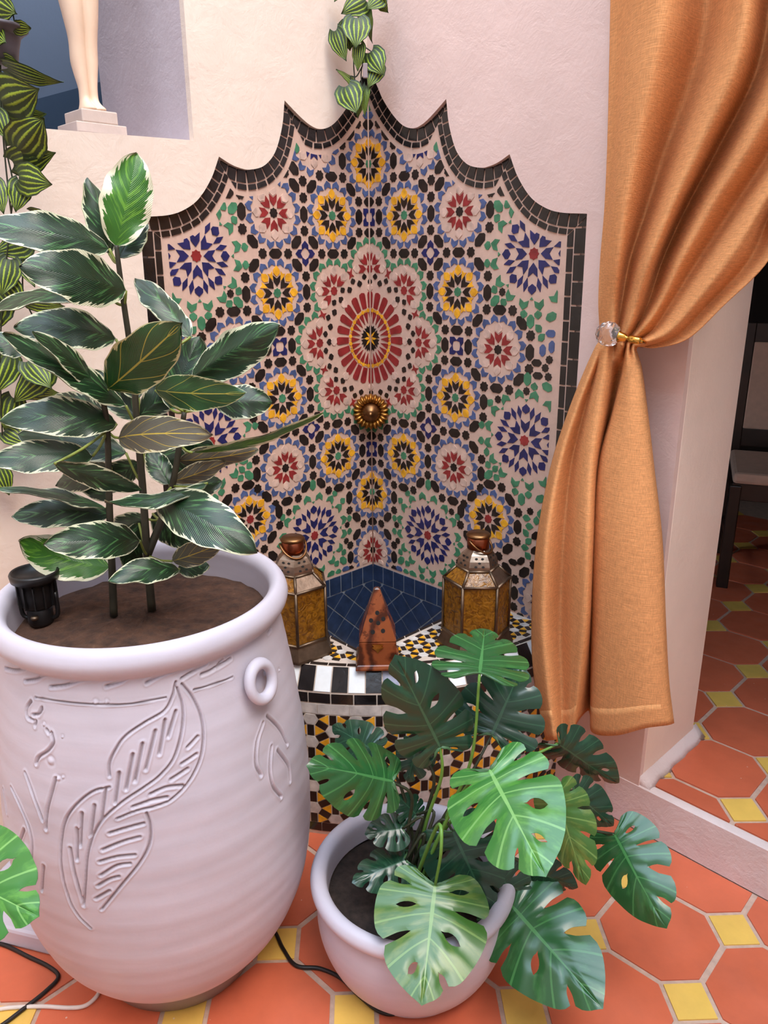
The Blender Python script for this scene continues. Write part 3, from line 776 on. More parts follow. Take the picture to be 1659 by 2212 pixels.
disc('fluted_rim', [(0.0, 0.0, 0), (0.046, 0.0, 0), (0.052, 0.026, 1), (0.05, 0.034, 1), (0.043, 0.044, 1), (0.032, 0.044, .6), (0.028, 0.038, 0), (0, 0.037, 0)], 'brass', 176, 0.14)
disc('boss', [(0.0285, 0.036, 0), (0.028, 0.046, 0), (0.022, 0.058, 0), (0.012, 0.066, 0), (0.0075, 0.07, 0), (0.0068, 0.078, 0), (0.0, 0.08, 0)], 'bronze_dark', 40)

# ------------------------------------------------------------------ lanterns
def lantern(x, y, rot, label, S=1.17):
    e = empty('lantern', (x, y, ZB), label, 'lantern', 'amber glass lanterns on the basin'); Z = 0.0; X0, Y0 = x, y; x = y = 0.0; n0_ = len(bpy.data.objects); mine = set(bpy.data.objects)
    def ring6(r, z): return [Vector((x+r*math.cos(rot+k*PI/3), y+r*math.sin(rot+k*PI/3), Z+z)) for k in range(6)]
    def frust(name, rings, mat, par=e):
        V = [q for r, z in rings for q in ring6(r, z)]; Fc = []
        for i in range(len(rings)-1):
            for k in range(6): a, b = i*6+k, i*6+(k+1) % 6; Fc.append((a, b, b+6, a+6))
        Fc += [tuple(range(5, -1, -1)), tuple(len(V)-6+k for k in range(6))]
        return mesh_obj(name, V, Fc, mat, par)
    frust('base', [(.083, 0), (.083, .006), (.072, .03), (.072, .036)], 'lantern_metal')
    R0, z0, R1, z1, R2, z2 = .071, .036, .071, .155, .044, .192
    lo, hi, sh = ring6(R0, z0), ring6(R1, z1), ring6(R2, z2)
    for k in range(6):
        k2 = (k+1) % 6
        for nm, A, B, gm in (('glass_pane', lo, hi, 'amber_glass'), ('shoulder_pane', hi, sh, 'amber_glass' if k % 3 else 'lantern_tin')):
            q = [A[k], A[k2], B[k2], B[k]]; c = sum(q, Vector())/4; nr = (q[1]-q[0]).cross(q[3]-q[0]).normalized()
            q = [c+(p-c)*.985 - nr*.001 for p in q]
            mesh_obj(nm, q+[p-nr*.003 for p in q], [(0, 1, 2, 3), (7, 6, 5, 4), (0, 4, 5, 1), (1, 5, 6, 2), (2, 6, 7, 3), (3, 7, 4, 0)], gm, e)
    for A, B, nm in ((lo, hi, 'corner_strip'), (hi, sh, 'shoulder_strip')):
        for k in range(6): tube(nm, [A[k], B[k]], .0032, 'lantern_metal', e, 6)
    for A, nm in ((lo, 'lower_frame'), (hi, 'upper_frame'), (sh, 'dome_frame')):
        V, Fc = [], []
        for k in range(6):
            v, f = tube_data([A[k], A[(k+1) % 6]], .0034, 6); b = len(V); V += v; Fc += [tuple(i+b for i in g) for g in f]
        mesh_obj(nm, V, Fc, 'lantern_metal', e, True)
    pr_ = [(.043, .190), (.043, .204), (.040, .220), (.033, .236), (.024, .246), (.022, .25)]
    dome = frust('dome', pr_, 'lantern_tin')
    for k in range(6):                                   # pierced holes of the dome
        a = rot+(k+.5)*PI/3
        for dz, da in ((.206, -.2), (.206, .2), (.217, 0.0), (.229, -.2), (.229, .2)):
            rr = np.interp(dz, [p[1] for p in pr_], [p[0] for p in pr_])*.866/max(math.cos(da), .9)
            c = Vector((x+rr*math.cos(a+da), y+rr*math.sin(a+da), Z+dz)); nr = Vector((math.cos(a), math.sin(a), .35)).normalized(); s_ = nr.orthogonal().normalized(); w_ = nr.cross(s_)
            V = [c+nr*.0012+(s_*math.cos(t)+w_*math.sin(t))*.0034 for t in [i*PI/3 for i in range(6)]]
            mesh_obj('pierced_hole', V, [tuple(range(6))], 'hole_black', dome)
    lathe('cap', [(.022, .248), (.0235, .25), (.0235, .284), (.021, .286), (.021, .282), (0, .282)], 'copper', e, 28, (x, y, Z))
    lathe('lid', [(.0, .288), (.025, .286), (.026, .290), (.022, .296), (.0, .298)], 'bronze_dark', e, 28, (x, y, Z))
    a = rot+0.3; d = Vector((math.cos(a), math.sin(a), 0))
    hub = Vector((x, y, Z+.276))
    side = Vector((-d.y, d.x, 0))
    pts = [hub+side*(.027*math.cos(t))+d*(.030*math.sin(t)) + Vector((0, 0, -.034*math.sin(t))) for t in np.linspace(-.1, PI+.1, 16)]
    tube('handle', pts, .0028, 'bronze_dark', e, 8)
    for o in set(bpy.data.objects)-mine:                # size and stand it on the counter
        if o.type == 'MESH':
            for v in o.data.vertices:
                if v.co.z > .155: v.co.z = .155+(v.co.z-.155)*.70
            o.data.transform(Matrix.Translation((X0, Y0, ZB+.002)) @ Matrix.Scale(S, 4))
    return e
lantern(.304, -.553, math.radians(-36), 'amber glass and metal lantern beside the large white pot')
lantern(.604, -.214, math.radians(-45+30), 'amber glass and metal lantern behind the monstera, near the curtain')

# ------------------------------------------------------------------ wooden incense tower
bx_ = on(815, 1446, 2, ZB); bx = Vector(bx_) + Vector((-.030, .030, 0)); 
e = empty('incense_tower', (bx.x, bx.y, ZB), 'burl wood pyramid incense box with brass clasp', 'incense box')
rz = Matrix.Translation((bx.x, bx.y, ZB+.002)) @ Matrix.Rotation(math.radians(43+4), 4, 'Z')
def fr4(name, rings, mat, par=e):
    V = []; Fc = []
    for h, z in rings:
        V += [rz @ Vector((sx*h, sy*h, z)) for sx, sy in ((-1, -1), (1, -1), (1, 1), (-1, 1))]
    for i in range(len(rings)-1):
        for k in range(4): a, b = i*4+k, i*4+(k+1) % 4; Fc.append((a, b, b+4, a+4))
    Fc += [(3, 2, 1, 0), tuple(len(V)-4+k for k in range(4))]
    return mesh_obj(name, V, Fc, mat, par)
fr4('foot', [(.053, 0), (.053, .004), (.050, .010), (.047, .012)], 'thuya_wood')
bx1 = fr4('box', [(.046, .012), (.044, .070)], 'thuya_wood'); bev(bx1, .0012)
up = fr4('pyramid', [(.0445, .0715), (.007, .190), (.003, .194)], 'thuya_wood'); bev(up, .001)
def face_pt(fx, z, off): h = np.interp(z, [.0715, .190], [.0445, .007]); return rz @ Vector((fx, -h-off, z))
for fx, z in ((0.0, .138), (.014, .124), (-.015, .121), (.002, .115), (.013, .097), (-.011, .095)):
    V = [face_pt(fx+.0052*math.cos(t), z+.0052*math.sin(t), .0006) for t in np.linspace(0, 2*PI, 12, endpoint=False)]
    mesh_obj('vent_hole', V, [tuple(range(12))], 'hole_black', up)
cl = mesh_obj('clasp', [rz @ Vector((a, -.0452, b)) for a, b in ((-.013, .066), (.013, .066), (.009, .061), (.014, .058), (.004, .050), (0, .043), (-.004, .050), (-.014, .058), (-.009, .061))]
         + [rz @ Vector((a, -.0475, b)) for a, b in ((-.013, .066), (.013, .066), (.009, .061), (.014, .058), (.004, .050), (0, .043), (-.004, .050), (-.014, .058), (-.009, .061))],
         [tuple(range(9, 18))[::-1]]+[(i, (i+1) % 9, 9+(i+1) % 9, 9+i) for i in range(9)], 'brass_bright', e)

# ------------------------------------------------------------------ pots
PA = np.array([.482, -1.031]); PB = np.array([.859, -.710])
def catm(prof, n=6): return [tuple(q) for q in spline([(r, z) for r, z in prof], n)]
pot = empty('large_pot', (PA[0], PA[1], 0), 'large white-washed clay pot with incised leaf drawings and ring handles', 'pot')
lathe('foot', [(0, 0), (.145, 0), (.160, .004), (.163, .028), (.158, .05), (.12, .055)], 'clay_foot', pot, 72, (PA[0], PA[1], 0))
prof = [(.150, .030), (.186, .058), (.225, .106), (.256, .165), (.276, .235), (.286, .32), (.287, .42), (.281, .52), (.269, .62), (.257, .70), (.247, .755), (.2415, .785)]
PF = np.array(spline(prof, 10))
def pot_r(z): return np.interp(z, PF[:, 1], PF[:, 0])
def pot_hit(px, py):
    """where the line of sight meets the pot body: (angle, height)"""
    v = ray(px, py); d = np.linspace(.7, 1.9, 2400); Q = CAM + d[:, None]*v
    g = np.hypot(Q[:, 0]-PA[0], Q[:, 1]-PA[1]) - pot_r(np.clip(Q[:, 2], .03, .785)); i = int(np.argmax(g < 0)); 
    if not (g < 0).any(): i = int(np.argmin(g))
    q = Q[i]; return math.atan2(q[1]-PA[1], q[0]-PA[0]), q[2]
def c1(x, y): return (x*.42194, 1300+y*.42194)
ENG = [  # incised lines, traced as a draughtsman would copy them onto the clay
    [(900, 410), (880, 490), (840, 560), (740, 620), (640, 690), (590, 760), (560, 830), (560, 895)],
    [(930, 420), (985, 490), (1030, 590), (1040, 700), (1020, 820), (960, 930), (880, 1010), (800, 1045), (700, 1070), (600, 1110)],
    [(905, 440), (935, 540), (930, 660), (890, 800), (820, 890), (740, 950), (620, 1030), (530, 1110), (480, 1190), (450, 1290), (440, 1400), (430, 1540)],
    [(560, 950), (480, 970), (400, 1030), (340, 1110), (315, 1220), (315, 1350), (340, 1480), (390, 1590), (465, 1670)],
    [(750, 1080), (770, 1150), (765, 1240), (720, 1330), (640, 1430), (520, 1575)],
    [(900, 560), (860, 690)], [(845, 605), (815, 780)], [(795, 660), (745, 860)], [(730, 725), (690, 920)], [(680, 780), (645, 960)], [(610, 875), (590, 1030)],
    [(1010, 690), (960, 745)], [(1005, 780), (930, 830)], [(960, 855), (875, 910)], [(935, 940), (850, 950), (770, 985)], [(855, 1000), (780, 1015), (680, 1050)],
    [(735, 1135), (660, 1155), (560, 1185)], [(715, 1205), (640, 1225), (525, 1270)], [(690, 1295), (600, 1305), (510, 1330)], [(665, 1340), (600, 1350), (515, 1400)], [(610, 1405), (560, 1420), (500, 1455)], [(560, 1480), (490, 1520)],
    [(485, 1040), (465, 1200)], [(420, 1080), (410, 1250)], [(395, 1160), (395, 1320)], [(360, 1260), (385, 1400), (430, 1555)], [(540, 960), (520, 1120)],
    [(265, 670), (275, 720), (245, 765), (200, 795), (185, 830)], [(160, 510), (140, 540), (140, 590), (170, 605)], [(215, 545), (200, 575), (170, 580)], [(185, 610), (180, 635)], [(240, 655), (250, 670)],
    [(130, 875), (180, 1010), (220, 1120)], [(285, 905), (245, 1060), (235, 1165)], [(60, 950), (120, 1080), (160, 1200), (165, 1300), (150, 1390)], [(20, 960), (35, 1080)],
    [(125, 1165), (95, 1250)], [(135, 1255), (90, 1305)], [(225, 1350), (215, 1480)],
    [(1365, 585), (1430, 650), (1470, 730)], [(1345, 620), (1315, 720), (1310, 830), (1335, 890)], [(1420, 760), (1475, 840), (1485, 920)], [(1390, 740), (1380, 850), (1395, 940), (1440, 1000)],
    [(30, 340), (80, 350), (130, 342)], [(130, 405), (190, 395), (230, 370), (275, 368)], [(260, 435), (340, 425), (420, 395), (495, 390)], [(545, 432), (620, 405), (660, 378), (715, 365)], [(750, 415), (820, 375), (910, 338)],
    [(930, 392), (990, 355), (1055, 315)], [(1030, 372), (1090, 345), (1140, 295)], [(1110, 335), (1180, 290)], [(1370, 160), (1385, 140)],
    [(180, 490), (400, 520), (640, 525), (850, 490)], [(990, 450), (1190, 385)]]
DOTS = [(490, 512, 8), (545, 510, 7), (260, 815, 14), (225, 628, 7), (300, 905, 8), (322, 898, 6), (320, 690, 5), (135, 550, 5), (218, 545, 5), (690, 925, 5), (1360, 370, 12), (1430, 350, 6)]
paths = []
for i, l in enumerate(ENG):
    pp = spline([(*c1(x, y), 0) for x, y in l], 6) if len(l) > 2 else np.array([(*c1(*l[0]), 0), (*c1(*l[1]), 0)])
    hz = []
    for q in pp:
        a, z = pot_hit(q[0], q[1]); hz.append((a, z))
    paths.append((np.array(hz), .0012 if i >= len(ENG)-2 else (.0023 if i > 4 else .0019)))
view = math.atan2(CAM[1]-PA[1], CAM[0]-PA[0])
th = np.concatenate([view+np.linspace(-1.75, 1.75, 620), view+np.linspace(1.75, 2*PI-1.75, 61)[1:-1]])
zz = np.concatenate([np.linspace(.03, .10, 12)[:-1], np.linspace(.10, .785, 345)])
TH, ZZ = np.meshgrid(th, zz); RR = pot_r(ZZ).copy()
X_ = (TH-view)*.275
disp = np.zeros_like(RR)
for hz, w in paths:
    sx, sz = (((hz[:, 0]-view+PI) % (2*PI))-PI)*.275, hz[:, 1]
    m = (X_[0] > sx.min()-.02) & (X_[0] < sx.max()+.02); k = (zz > sz.min()-.02) & (zz < sz.max()+.02)
    if not m.any() or not k.any(): continue
    gx, gz = X_[np.ix_(k, m)], ZZ[np.ix_(k, m)]; best = np.full(gx.shape, 9.0)
    for a in range(len(sx)-1):
        dx, dz = sx[a+1]-sx[a], sz[a+1]-sz[a]; L2 = dx*dx+dz*dz+1e-12
        t_ = np.clip(((gx-sx[a])*dx+(gz-sz[a])*dz)/L2, 0, 1); best = np.minimum(best, np.hypot(gx-sx[a]-t_*dx, gz-sz[a]-t_*dz))
    q = best/w
    dq = -0.0050*np.exp(-q**2) + 0.0014*np.exp(-((q-2.0)**2)*1.6)
    sub = disp[np.ix_(k, m)]; disp[np.ix_(k, m)] = np.where(np.abs(dq) > np.abs(sub), dq, sub)
for x, y, r in DOTS:
    a, z = pot_hit(*c1(x, y)); r = r*.42*.00085; sx = (((a-view+PI) % (2*PI))-PI)*.275
    q = np.hypot(X_-sx, ZZ-z)/r; disp += .0022*np.exp(-(q**2)*.8) - .0012*np.exp(-((q-1.6)**2)*3)
groove = np.clip((-disp-.0012)/.003, 0, 1)
disp += 0.00035*np.sin(ZZ*60+1.3*np.sin(TH*2)) + .00018*np.sin(ZZ*170+TH)
RR = RR+disp
V = np.stack([PA[0]+RR*np.cos(TH), PA[1]+RR*np.sin(TH), ZZ], -1).reshape(-1, 3)
nz_, nt_ = len(zz), len(th); I = np.arange(nz_*nt_).reshape(nz_, nt_); J = np.roll(I, -1, 1)
Fq = np.stack([I[:-1], J[:-1], J[1:], I[1:]], -1).reshape(-1, 4)
me = bpy.data.meshes.new('body'); me.vertices.add(len(V)); me.vertices.foreach_set('co', V.ravel()); me.loops.add(Fq.size); me.loops.foreach_set('vertex_index', Fq.ravel().astype(np.int32))
me.polygons.add(len(Fq)); me.polygons.foreach_set('loop_start', np.arange(0, Fq.size, 4, dtype=np.int32)); me.polygons.foreach_set('use_smooth', np.ones(len(Fq), bool))
me.update(calc_edges=True); me.validate(); me.materials.append(MATS['clay']); at_ = me.attributes.new('incised', 'FLOAT', 'POINT'); at_.data.foreach_set('value', groove.ravel().astype(np.float32)); link('body', me, pot)
lathe('rim', catm([(.2395, .775), (.245, .785), (.257, .797), (.262, .813), (.257, .829), (.246, .838), (.234, .833), (.227, .82), (.226, .80), (.224, .75), (.221, .69)], 5), 'clay', pot, 120, (PA[0], PA[1], 0))
SOILZ = 0.768
def soil(name, c, r, z, mat, parent, amp):
    V = [(c[0], c[1], z+amp)]; Fc = []; nr, ns = 14, 64
    for i in range(1, nr+1):
        for k in range(ns):
            a = 2*PI*k/ns; q = r*i/nr; V.append((c[0]+q*math.cos(a), c[1]+q*math.sin(a), z + random.uniform(-.35, .35)*amp + amp*(1-(i/nr)**2)))
    for k in range(ns): Fc.append((0, 1+k, 1+(k+1) % ns))
    for i in range(nr-1):
        for k in range(ns): a, b = 1+i*ns+k, 1+i*ns+(k+1) % ns; Fc.append((a, a+ns, b+ns, b))
    return mesh_obj(name, V, Fc, mat, parent, True)
soil('soil', PA, .2245, SOILZ, 'soil', pot, .007)
# ring handles
def ring_handle(px, py, ang_off=0.0):
    a, z = pot_hit(px, py); a += ang_off; n = Vector((math.cos(a), math.sin(a), 0)); s_ = Vector((-math.sin(a), math.cos(a), 0)); r = pot_r(z)
    c = Vector((PA[0], PA[1], z)) + n*(r+.016)
    R_, r_ = .030, .0098; V, Fc = [], []
    for i in range(36):
        t_ = 2*PI*i/36; cd_ = s_*math.cos(t_)*.92 + Vector((0, 0, 1))*math.sin(t_) + n*(-.22*math.sin(t_)*1.0)
        for k in range(14):
            f = 2*PI*k/14; V.append(c + cd_*(R_+r_*math.cos(f)) + n*(r_*math.sin(f)))
    for i in range(36):
        for k in range(14): Fc.append((i*14+k, ((i+1) % 36)*14+k, ((i+1) % 36)*14+(k+1) % 14, i*14+(k+1) % 14))
    h = mesh_obj('ring_handle', V, Fc, 'clay', pot, True)
ring_handle(548, 1466); ring_handle(548, 1466, PI)
# small pot
sp = empty('small_pot', (PB[0], PB[1], 0), 'squat white-washed clay pot holding the monstera', 'pot')
lathe('body', catm([(0.0, .0), (.115, .0), (.135, .012), (.166, .055), (.186, .105), (.193, .150), (.190, .190), (.186, .210)], 8), 'clay', sp, 96, (PB[0], PB[1], 0))
lathe('rim', catm([(.184, .205), (.192, .211), (.202, .221), (.204, .233), (.198, .244), (.187, .247), (.176, .241), (.171, .228), (.169, .19)], 5), 'clay', sp, 96, (PB[0], PB[1], 0))
soil('soil', PB, .172, .185, 'soil_dark', sp, .006)
for k in range(7):   # scratched fan ornament on the small pot
    q = []
    for t_ in np.linspace(0, 1, 8):
        a = math.radians(-152+k*3.2 - 12*t_*(k-3)*.25); z = .165-.08*t_; r = np.interp(z, [.055, .105, .150, .19], [.166, .186, .193, .190])+.0002
        q.append((PB[0]+r*math.cos(a), PB[1]+r*math.sin(a), z))
    tube('scratch', q, .0011, 'clay', sp, 5)

# ------------------------------------------------------------------ leaf builders
Dh = np.array([CD[0], CD[1], 0.0]); Dh /= np.linalg.norm(Dh)
def axis_at(px, py, A, off=0.0):
    """point on the line of sight, in the upright plane through the plant axis A facing the viewer, off metres behind it"""
    v = ray(px, py); t_ = ((np.array([A[0], A[1], 0])-CAM) @ Dh + off)/(v @ Dh); return CAM + v*t_
def frame(B, T, roll):
    B, T = Vector(B), Vector(T); a = (T-B).normalized(); c = Vector(CAM) - (B+T)/2; n0 = (c - a*c.dot(a)).normalized(); s0 = a.cross(n0)
    n = n0*math.cos(roll) + s0*math.sin(roll); return a, n, a.cross(n)
WPROF = {'ficus': [(0, .06), (.06, .30), (.15, .62), (.3, .92), (.45, 1.0), (.6, .97), (.75, .80), (.87, .52), (.95, .24), (1, .0)],
         'heart': [(0, .45), (.05, .75), (.15, .95), (.28, 1.0), (.45, .93), (.62, .72), (.78, .43), (.9, .17), (1, .0)]}
def leaf(name, B, T, width, roll=0.0, top='ficus_top', under='ficus_under', prof='ficus', bend=.06, fold=.15, wave=.05, parent=None, nt=22, ns=10, droop=0.0, flip=False, seed=None):
    rd = random.Random(seed if seed is not None else hash((round(float(B[0]), 3), round(float(T[2]), 3))))
    a, n, s_ = frame(B, T, roll)
    if flip: n, s_ = -n, -s_
    B, T = Vector(B), Vector(T); L = (T-B).length; ph = rd.uniform(0, 6); ph2 = rd.uniform(0, 6)
    tp = np.array(WPROF[prof]); V, UV = [], []
    lob = .16 if prof == 'heart' else 0.0
    for i in range(nt+1):
        t_ = i/nt; w = float(np.interp(t_, tp[:, 0], tp[:, 1]))*width/2
        if prof == 'ficus': w = width/2*(max(0.0, math.sin(PI*min(1, t_**.92)))**.62)*(1 if t_ < .93 else 1-(t_-.93)/.07*.25) if 0 < t_ < 1 else .002*width
        c = B + (T-B)*t_ + n*(bend*L*4*t_*(1-t_)) 
        for j in range(ns+1):
            v = -1+2*j/ns; av = abs(v)
            wv = wave*width*(math.sin(t_*9+ph+(2.1 if v > 0 else 0))+.5*math.sin(t_*19+ph2))*av*av
            p = c + s_*(w*v*(1+.03*math.sin(t_*23+ph))) - n*(fold*w*(1-(1-av)**2)) * (1 if av > 0 else 0) + n*(wv*min(1, t_*5)) - n*(droop*L*t_*t_*.0) - a*(lob*L*av*av*(1-t_)**4)
            p = p + n*(0.0015*(1-av)*-1)
            V.append(p); UV.append((t_, .5+.5*v))
    # normals by finite differences -> thin blade with two faces
    G_ = np.array([tuple(v) for v in V]).reshape(nt+1, ns+1, 3)
    du = np.gradient(G_, axis=0); dv = np.gradient(G_, axis=1); N = np.cross(du, dv); N /= np.linalg.norm(N, axis=2, keepdims=True)+1e-9
    if (N.reshape(-1, 3).mean(0) @ np.array(n)) < 0: N = -N
    hi = G_ + N*.0007; lo = G_ - N*.0007
    n1 = (nt+1)*(ns+1); VV = np.concatenate([hi.reshape(-1, 3), lo.reshape(-1, 3)])
    Fc, mi = [], []
    for i in range(nt):
        for j in range(ns):
            q = (i*(ns+1)+j, i*(ns+1)+j+1, (i+1)*(ns+1)+j+1, (i+1)*(ns+1)+j)
            Fc.append(q[::-1]); mi.append(0); Fc.append(tuple(k+n1 for k in q)); mi.append(1)
    v0, v1, v2 = (Vector(VV[k]) for k in Fc[nt*ns][:3])
    if (v1-v0).cross(v2-v0).dot(n) < 0: Fc = [f[::-1] for f in Fc]
    return mesh_obj(name, VV, Fc, None, parent, True, [top, under], mi, UV+UV)
MO = spline([(.06, .01, 0), (.20, -.13, 0), (.36, -.13, 0), (.49, .03, 0), (.53, .25, 0), (.48, .50, 0), (.33, .77, 0), (.15, .93, 0), (.0, 1.02, 0)], 12)[:, :2]
MMY = [(0, 0.0), (.12, .0), (.25, .03), (.4, .10), (.55, .22), (.7, .40), (.85, .64), (1, 1.0)]
def monstera(name, B, T, width, roll=0.0, top='monstera_top', parent=None, droop=.12, fold=.12, bend=.0, seed=1, flip=False, cuts=1.0, under='monstera_under'):
    rd = random.Random(seed); a, n, s_ = frame(B, T, roll)
    if flip: n, s_ = -n, -s_
    B, T = Vector(B), Vector(T); L = (T-B).length; N = 6; mq, mr = 6, 14
    tm = np.linspace(0, 1, len(MO))
    wx = width/1.06; bm = bmesh.new(); uvl = bm.loops.layers.uv.new('UVMap')
    def P2(t_, r):
        ox, oy = np.interp(t_, tm, MO[:, 0]), np.interp(t_, tm, MO[:, 1]); my = np.interp(t_, [q[0] for q in MMY], [q[1] for q in MMY])
        cx, cy = ox*.5, my+(oy-my)*.38
        x = 2*r*(1-r)*cx + r*r*ox; y = (1-r)**2*my + 2*r*(1-r)*cy + r*r*oy
        return x, y
    for side in (-1, 1):
        kinds = []
        for k in range(N-1):
            z = rd.random()
            if k == 0: kinds.append(('none', 1, 0) if rd.random() < .6 else ('hole', .4, .3))
            elif z < .76*cuts: kinds.append(('split', rd.uniform(.34, .6) + (.12 if k == N-2 else 0), rd.uniform(.16, .32)))
            elif z < .96: kinds.append(('hole', rd.uniform(.26, .44), rd.uniform(.22, .36)))
            else: kinds.append(('none', 1, 0))
        def gap(k, r):   # half gap as part of lobe width
            if k < 0 or k >= N-1: return 0.0
            ty, r0, g = kinds[k]
            if ty == 'split': x = max(0, (r-r0)/(1-r0)); return g*.5*min(1, x*2.2)**.7*(1-.25*x) if x > 0 else 0.0
            if ty == 'hole':
                x = (r-r0)/.34; return g*.5*math.sin(PI*x)**.6 if 0 < x < 1 else 0.0
            return 0.0
        for k in range(N):
            vid = {}
            for i in range(mr+1):
                r = i/mr
                for j in range(mq+1):
                    q = j/mq; g0, g1 = gap(k-1, r), gap(k, r); t_ = (k+g0+(1-g0-g1)*q)/N
                    sp0 = k > 0 and kinds[k-1][0] == 'split'; sp1 = k < N-1 and kinds[k][0] == 'split'
                    qq = 2*q-1; rr = r*(1-(.10 if (qq < 0 and sp0) or (qq > 0 and sp1) else 0.0)*abs(qq)**3)
                    x, y = P2(min(t_, 1), rr)
                    z = -droop*(y-.3)*abs(y-.3)*1.0 - fold*abs(x)*1.0 - droop*.7*x*x + .024*(1-qq*qq)*min(1, r*3)*(1-r*.4) - .006*(abs(qq) < .2)*min(1, r*3) + bend*y*(1-y)
                    co = B + a*(y*L) + s_*(side*x*wx) + n*(z*L)
                    vid[i, j] = (bm.verts.new(co), (t_, .5+.5*side*r))
            for i in range(mr):
                for j in range(mq):
                    q4 = [vid[i, j], vid[i, j+1], vid[i+1, j+1], vid[i+1, j]]
                    if side > 0: q4 = q4[::-1]
                    try: f = bm.faces.new([v for v, _ in q4])
                    except ValueError: continue
                    for lp, (_, uv) in zip(f.loops, q4): lp[uvl].uv = uv
    bmesh.ops.remove_doubles(bm, verts=bm.verts, dist=1e-5)
    bmesh.ops.dissolve_degenerate(bm, edges=bm.edges, dist=1e-6)
    bm.normal_update()
    m = sum((f.normal*f.calc_area() for f in bm.faces), Vector())
    if m.dot(n) < 0: bmesh.ops.reverse_faces(bm, faces=bm.faces)
    for f in bm.faces: f.smooth = True
    r = bmesh.ops.duplicate(bm, geom=list(bm.verts)+list(bm.edges)+list(bm.faces))
    nf = [g for g in r['geom'] if isinstance(g, bmesh.types.BMFace)]; nv = [g for g in r['geom'] if isinstance(g, bmesh.types.BMVert)]
    bm.normal_update()
    for v in nv: v.co = v.co - v.normal*.0012
    bmesh.ops.reverse_faces(bm, faces=nf)
    for f in nf: f.material_index = 1
    me = bpy.data.meshes.new(name); bm.to_mesh(me); bm.free(); me.materials.append(MATS[top]); me.materials.append(MATS[under])
    return link(name, me, parent)

# ------------------------------------------------------------------ rubber plant in the large pot
fic = empty('rubber_plant', (PA[0], PA[1], SOILZ), 'variegated rubber plant growing in the large white pot', 'plant')
def fa(px, py, off=0.0): return axis_at(px, py, PA, off)
STEMS = [[(246, 1330, .0), (242, 1230, .0), (236, 1080, .0), (232, 930, -.01), (222, 860, -.02)],
         [(328, 1318, .02), (318, 1200, .02), (308, 1050, .02), (296, 920, .02), (288, 800, .02), (268, 660, .01), (256, 570, .0), (251, 530, .0)],
         [(318, 1200, .02), (350, 1120, .03), (372, 1050, .03), (388, 960, .03), (398, 890, .03)]]
for i, st_ in enumerate(STEMS):
    tube('stem', [fa(*q) for q in st_], [.0075, .0045] if i != 1 else [.008, .0035], 'stem_wood', fic, 10, 6)
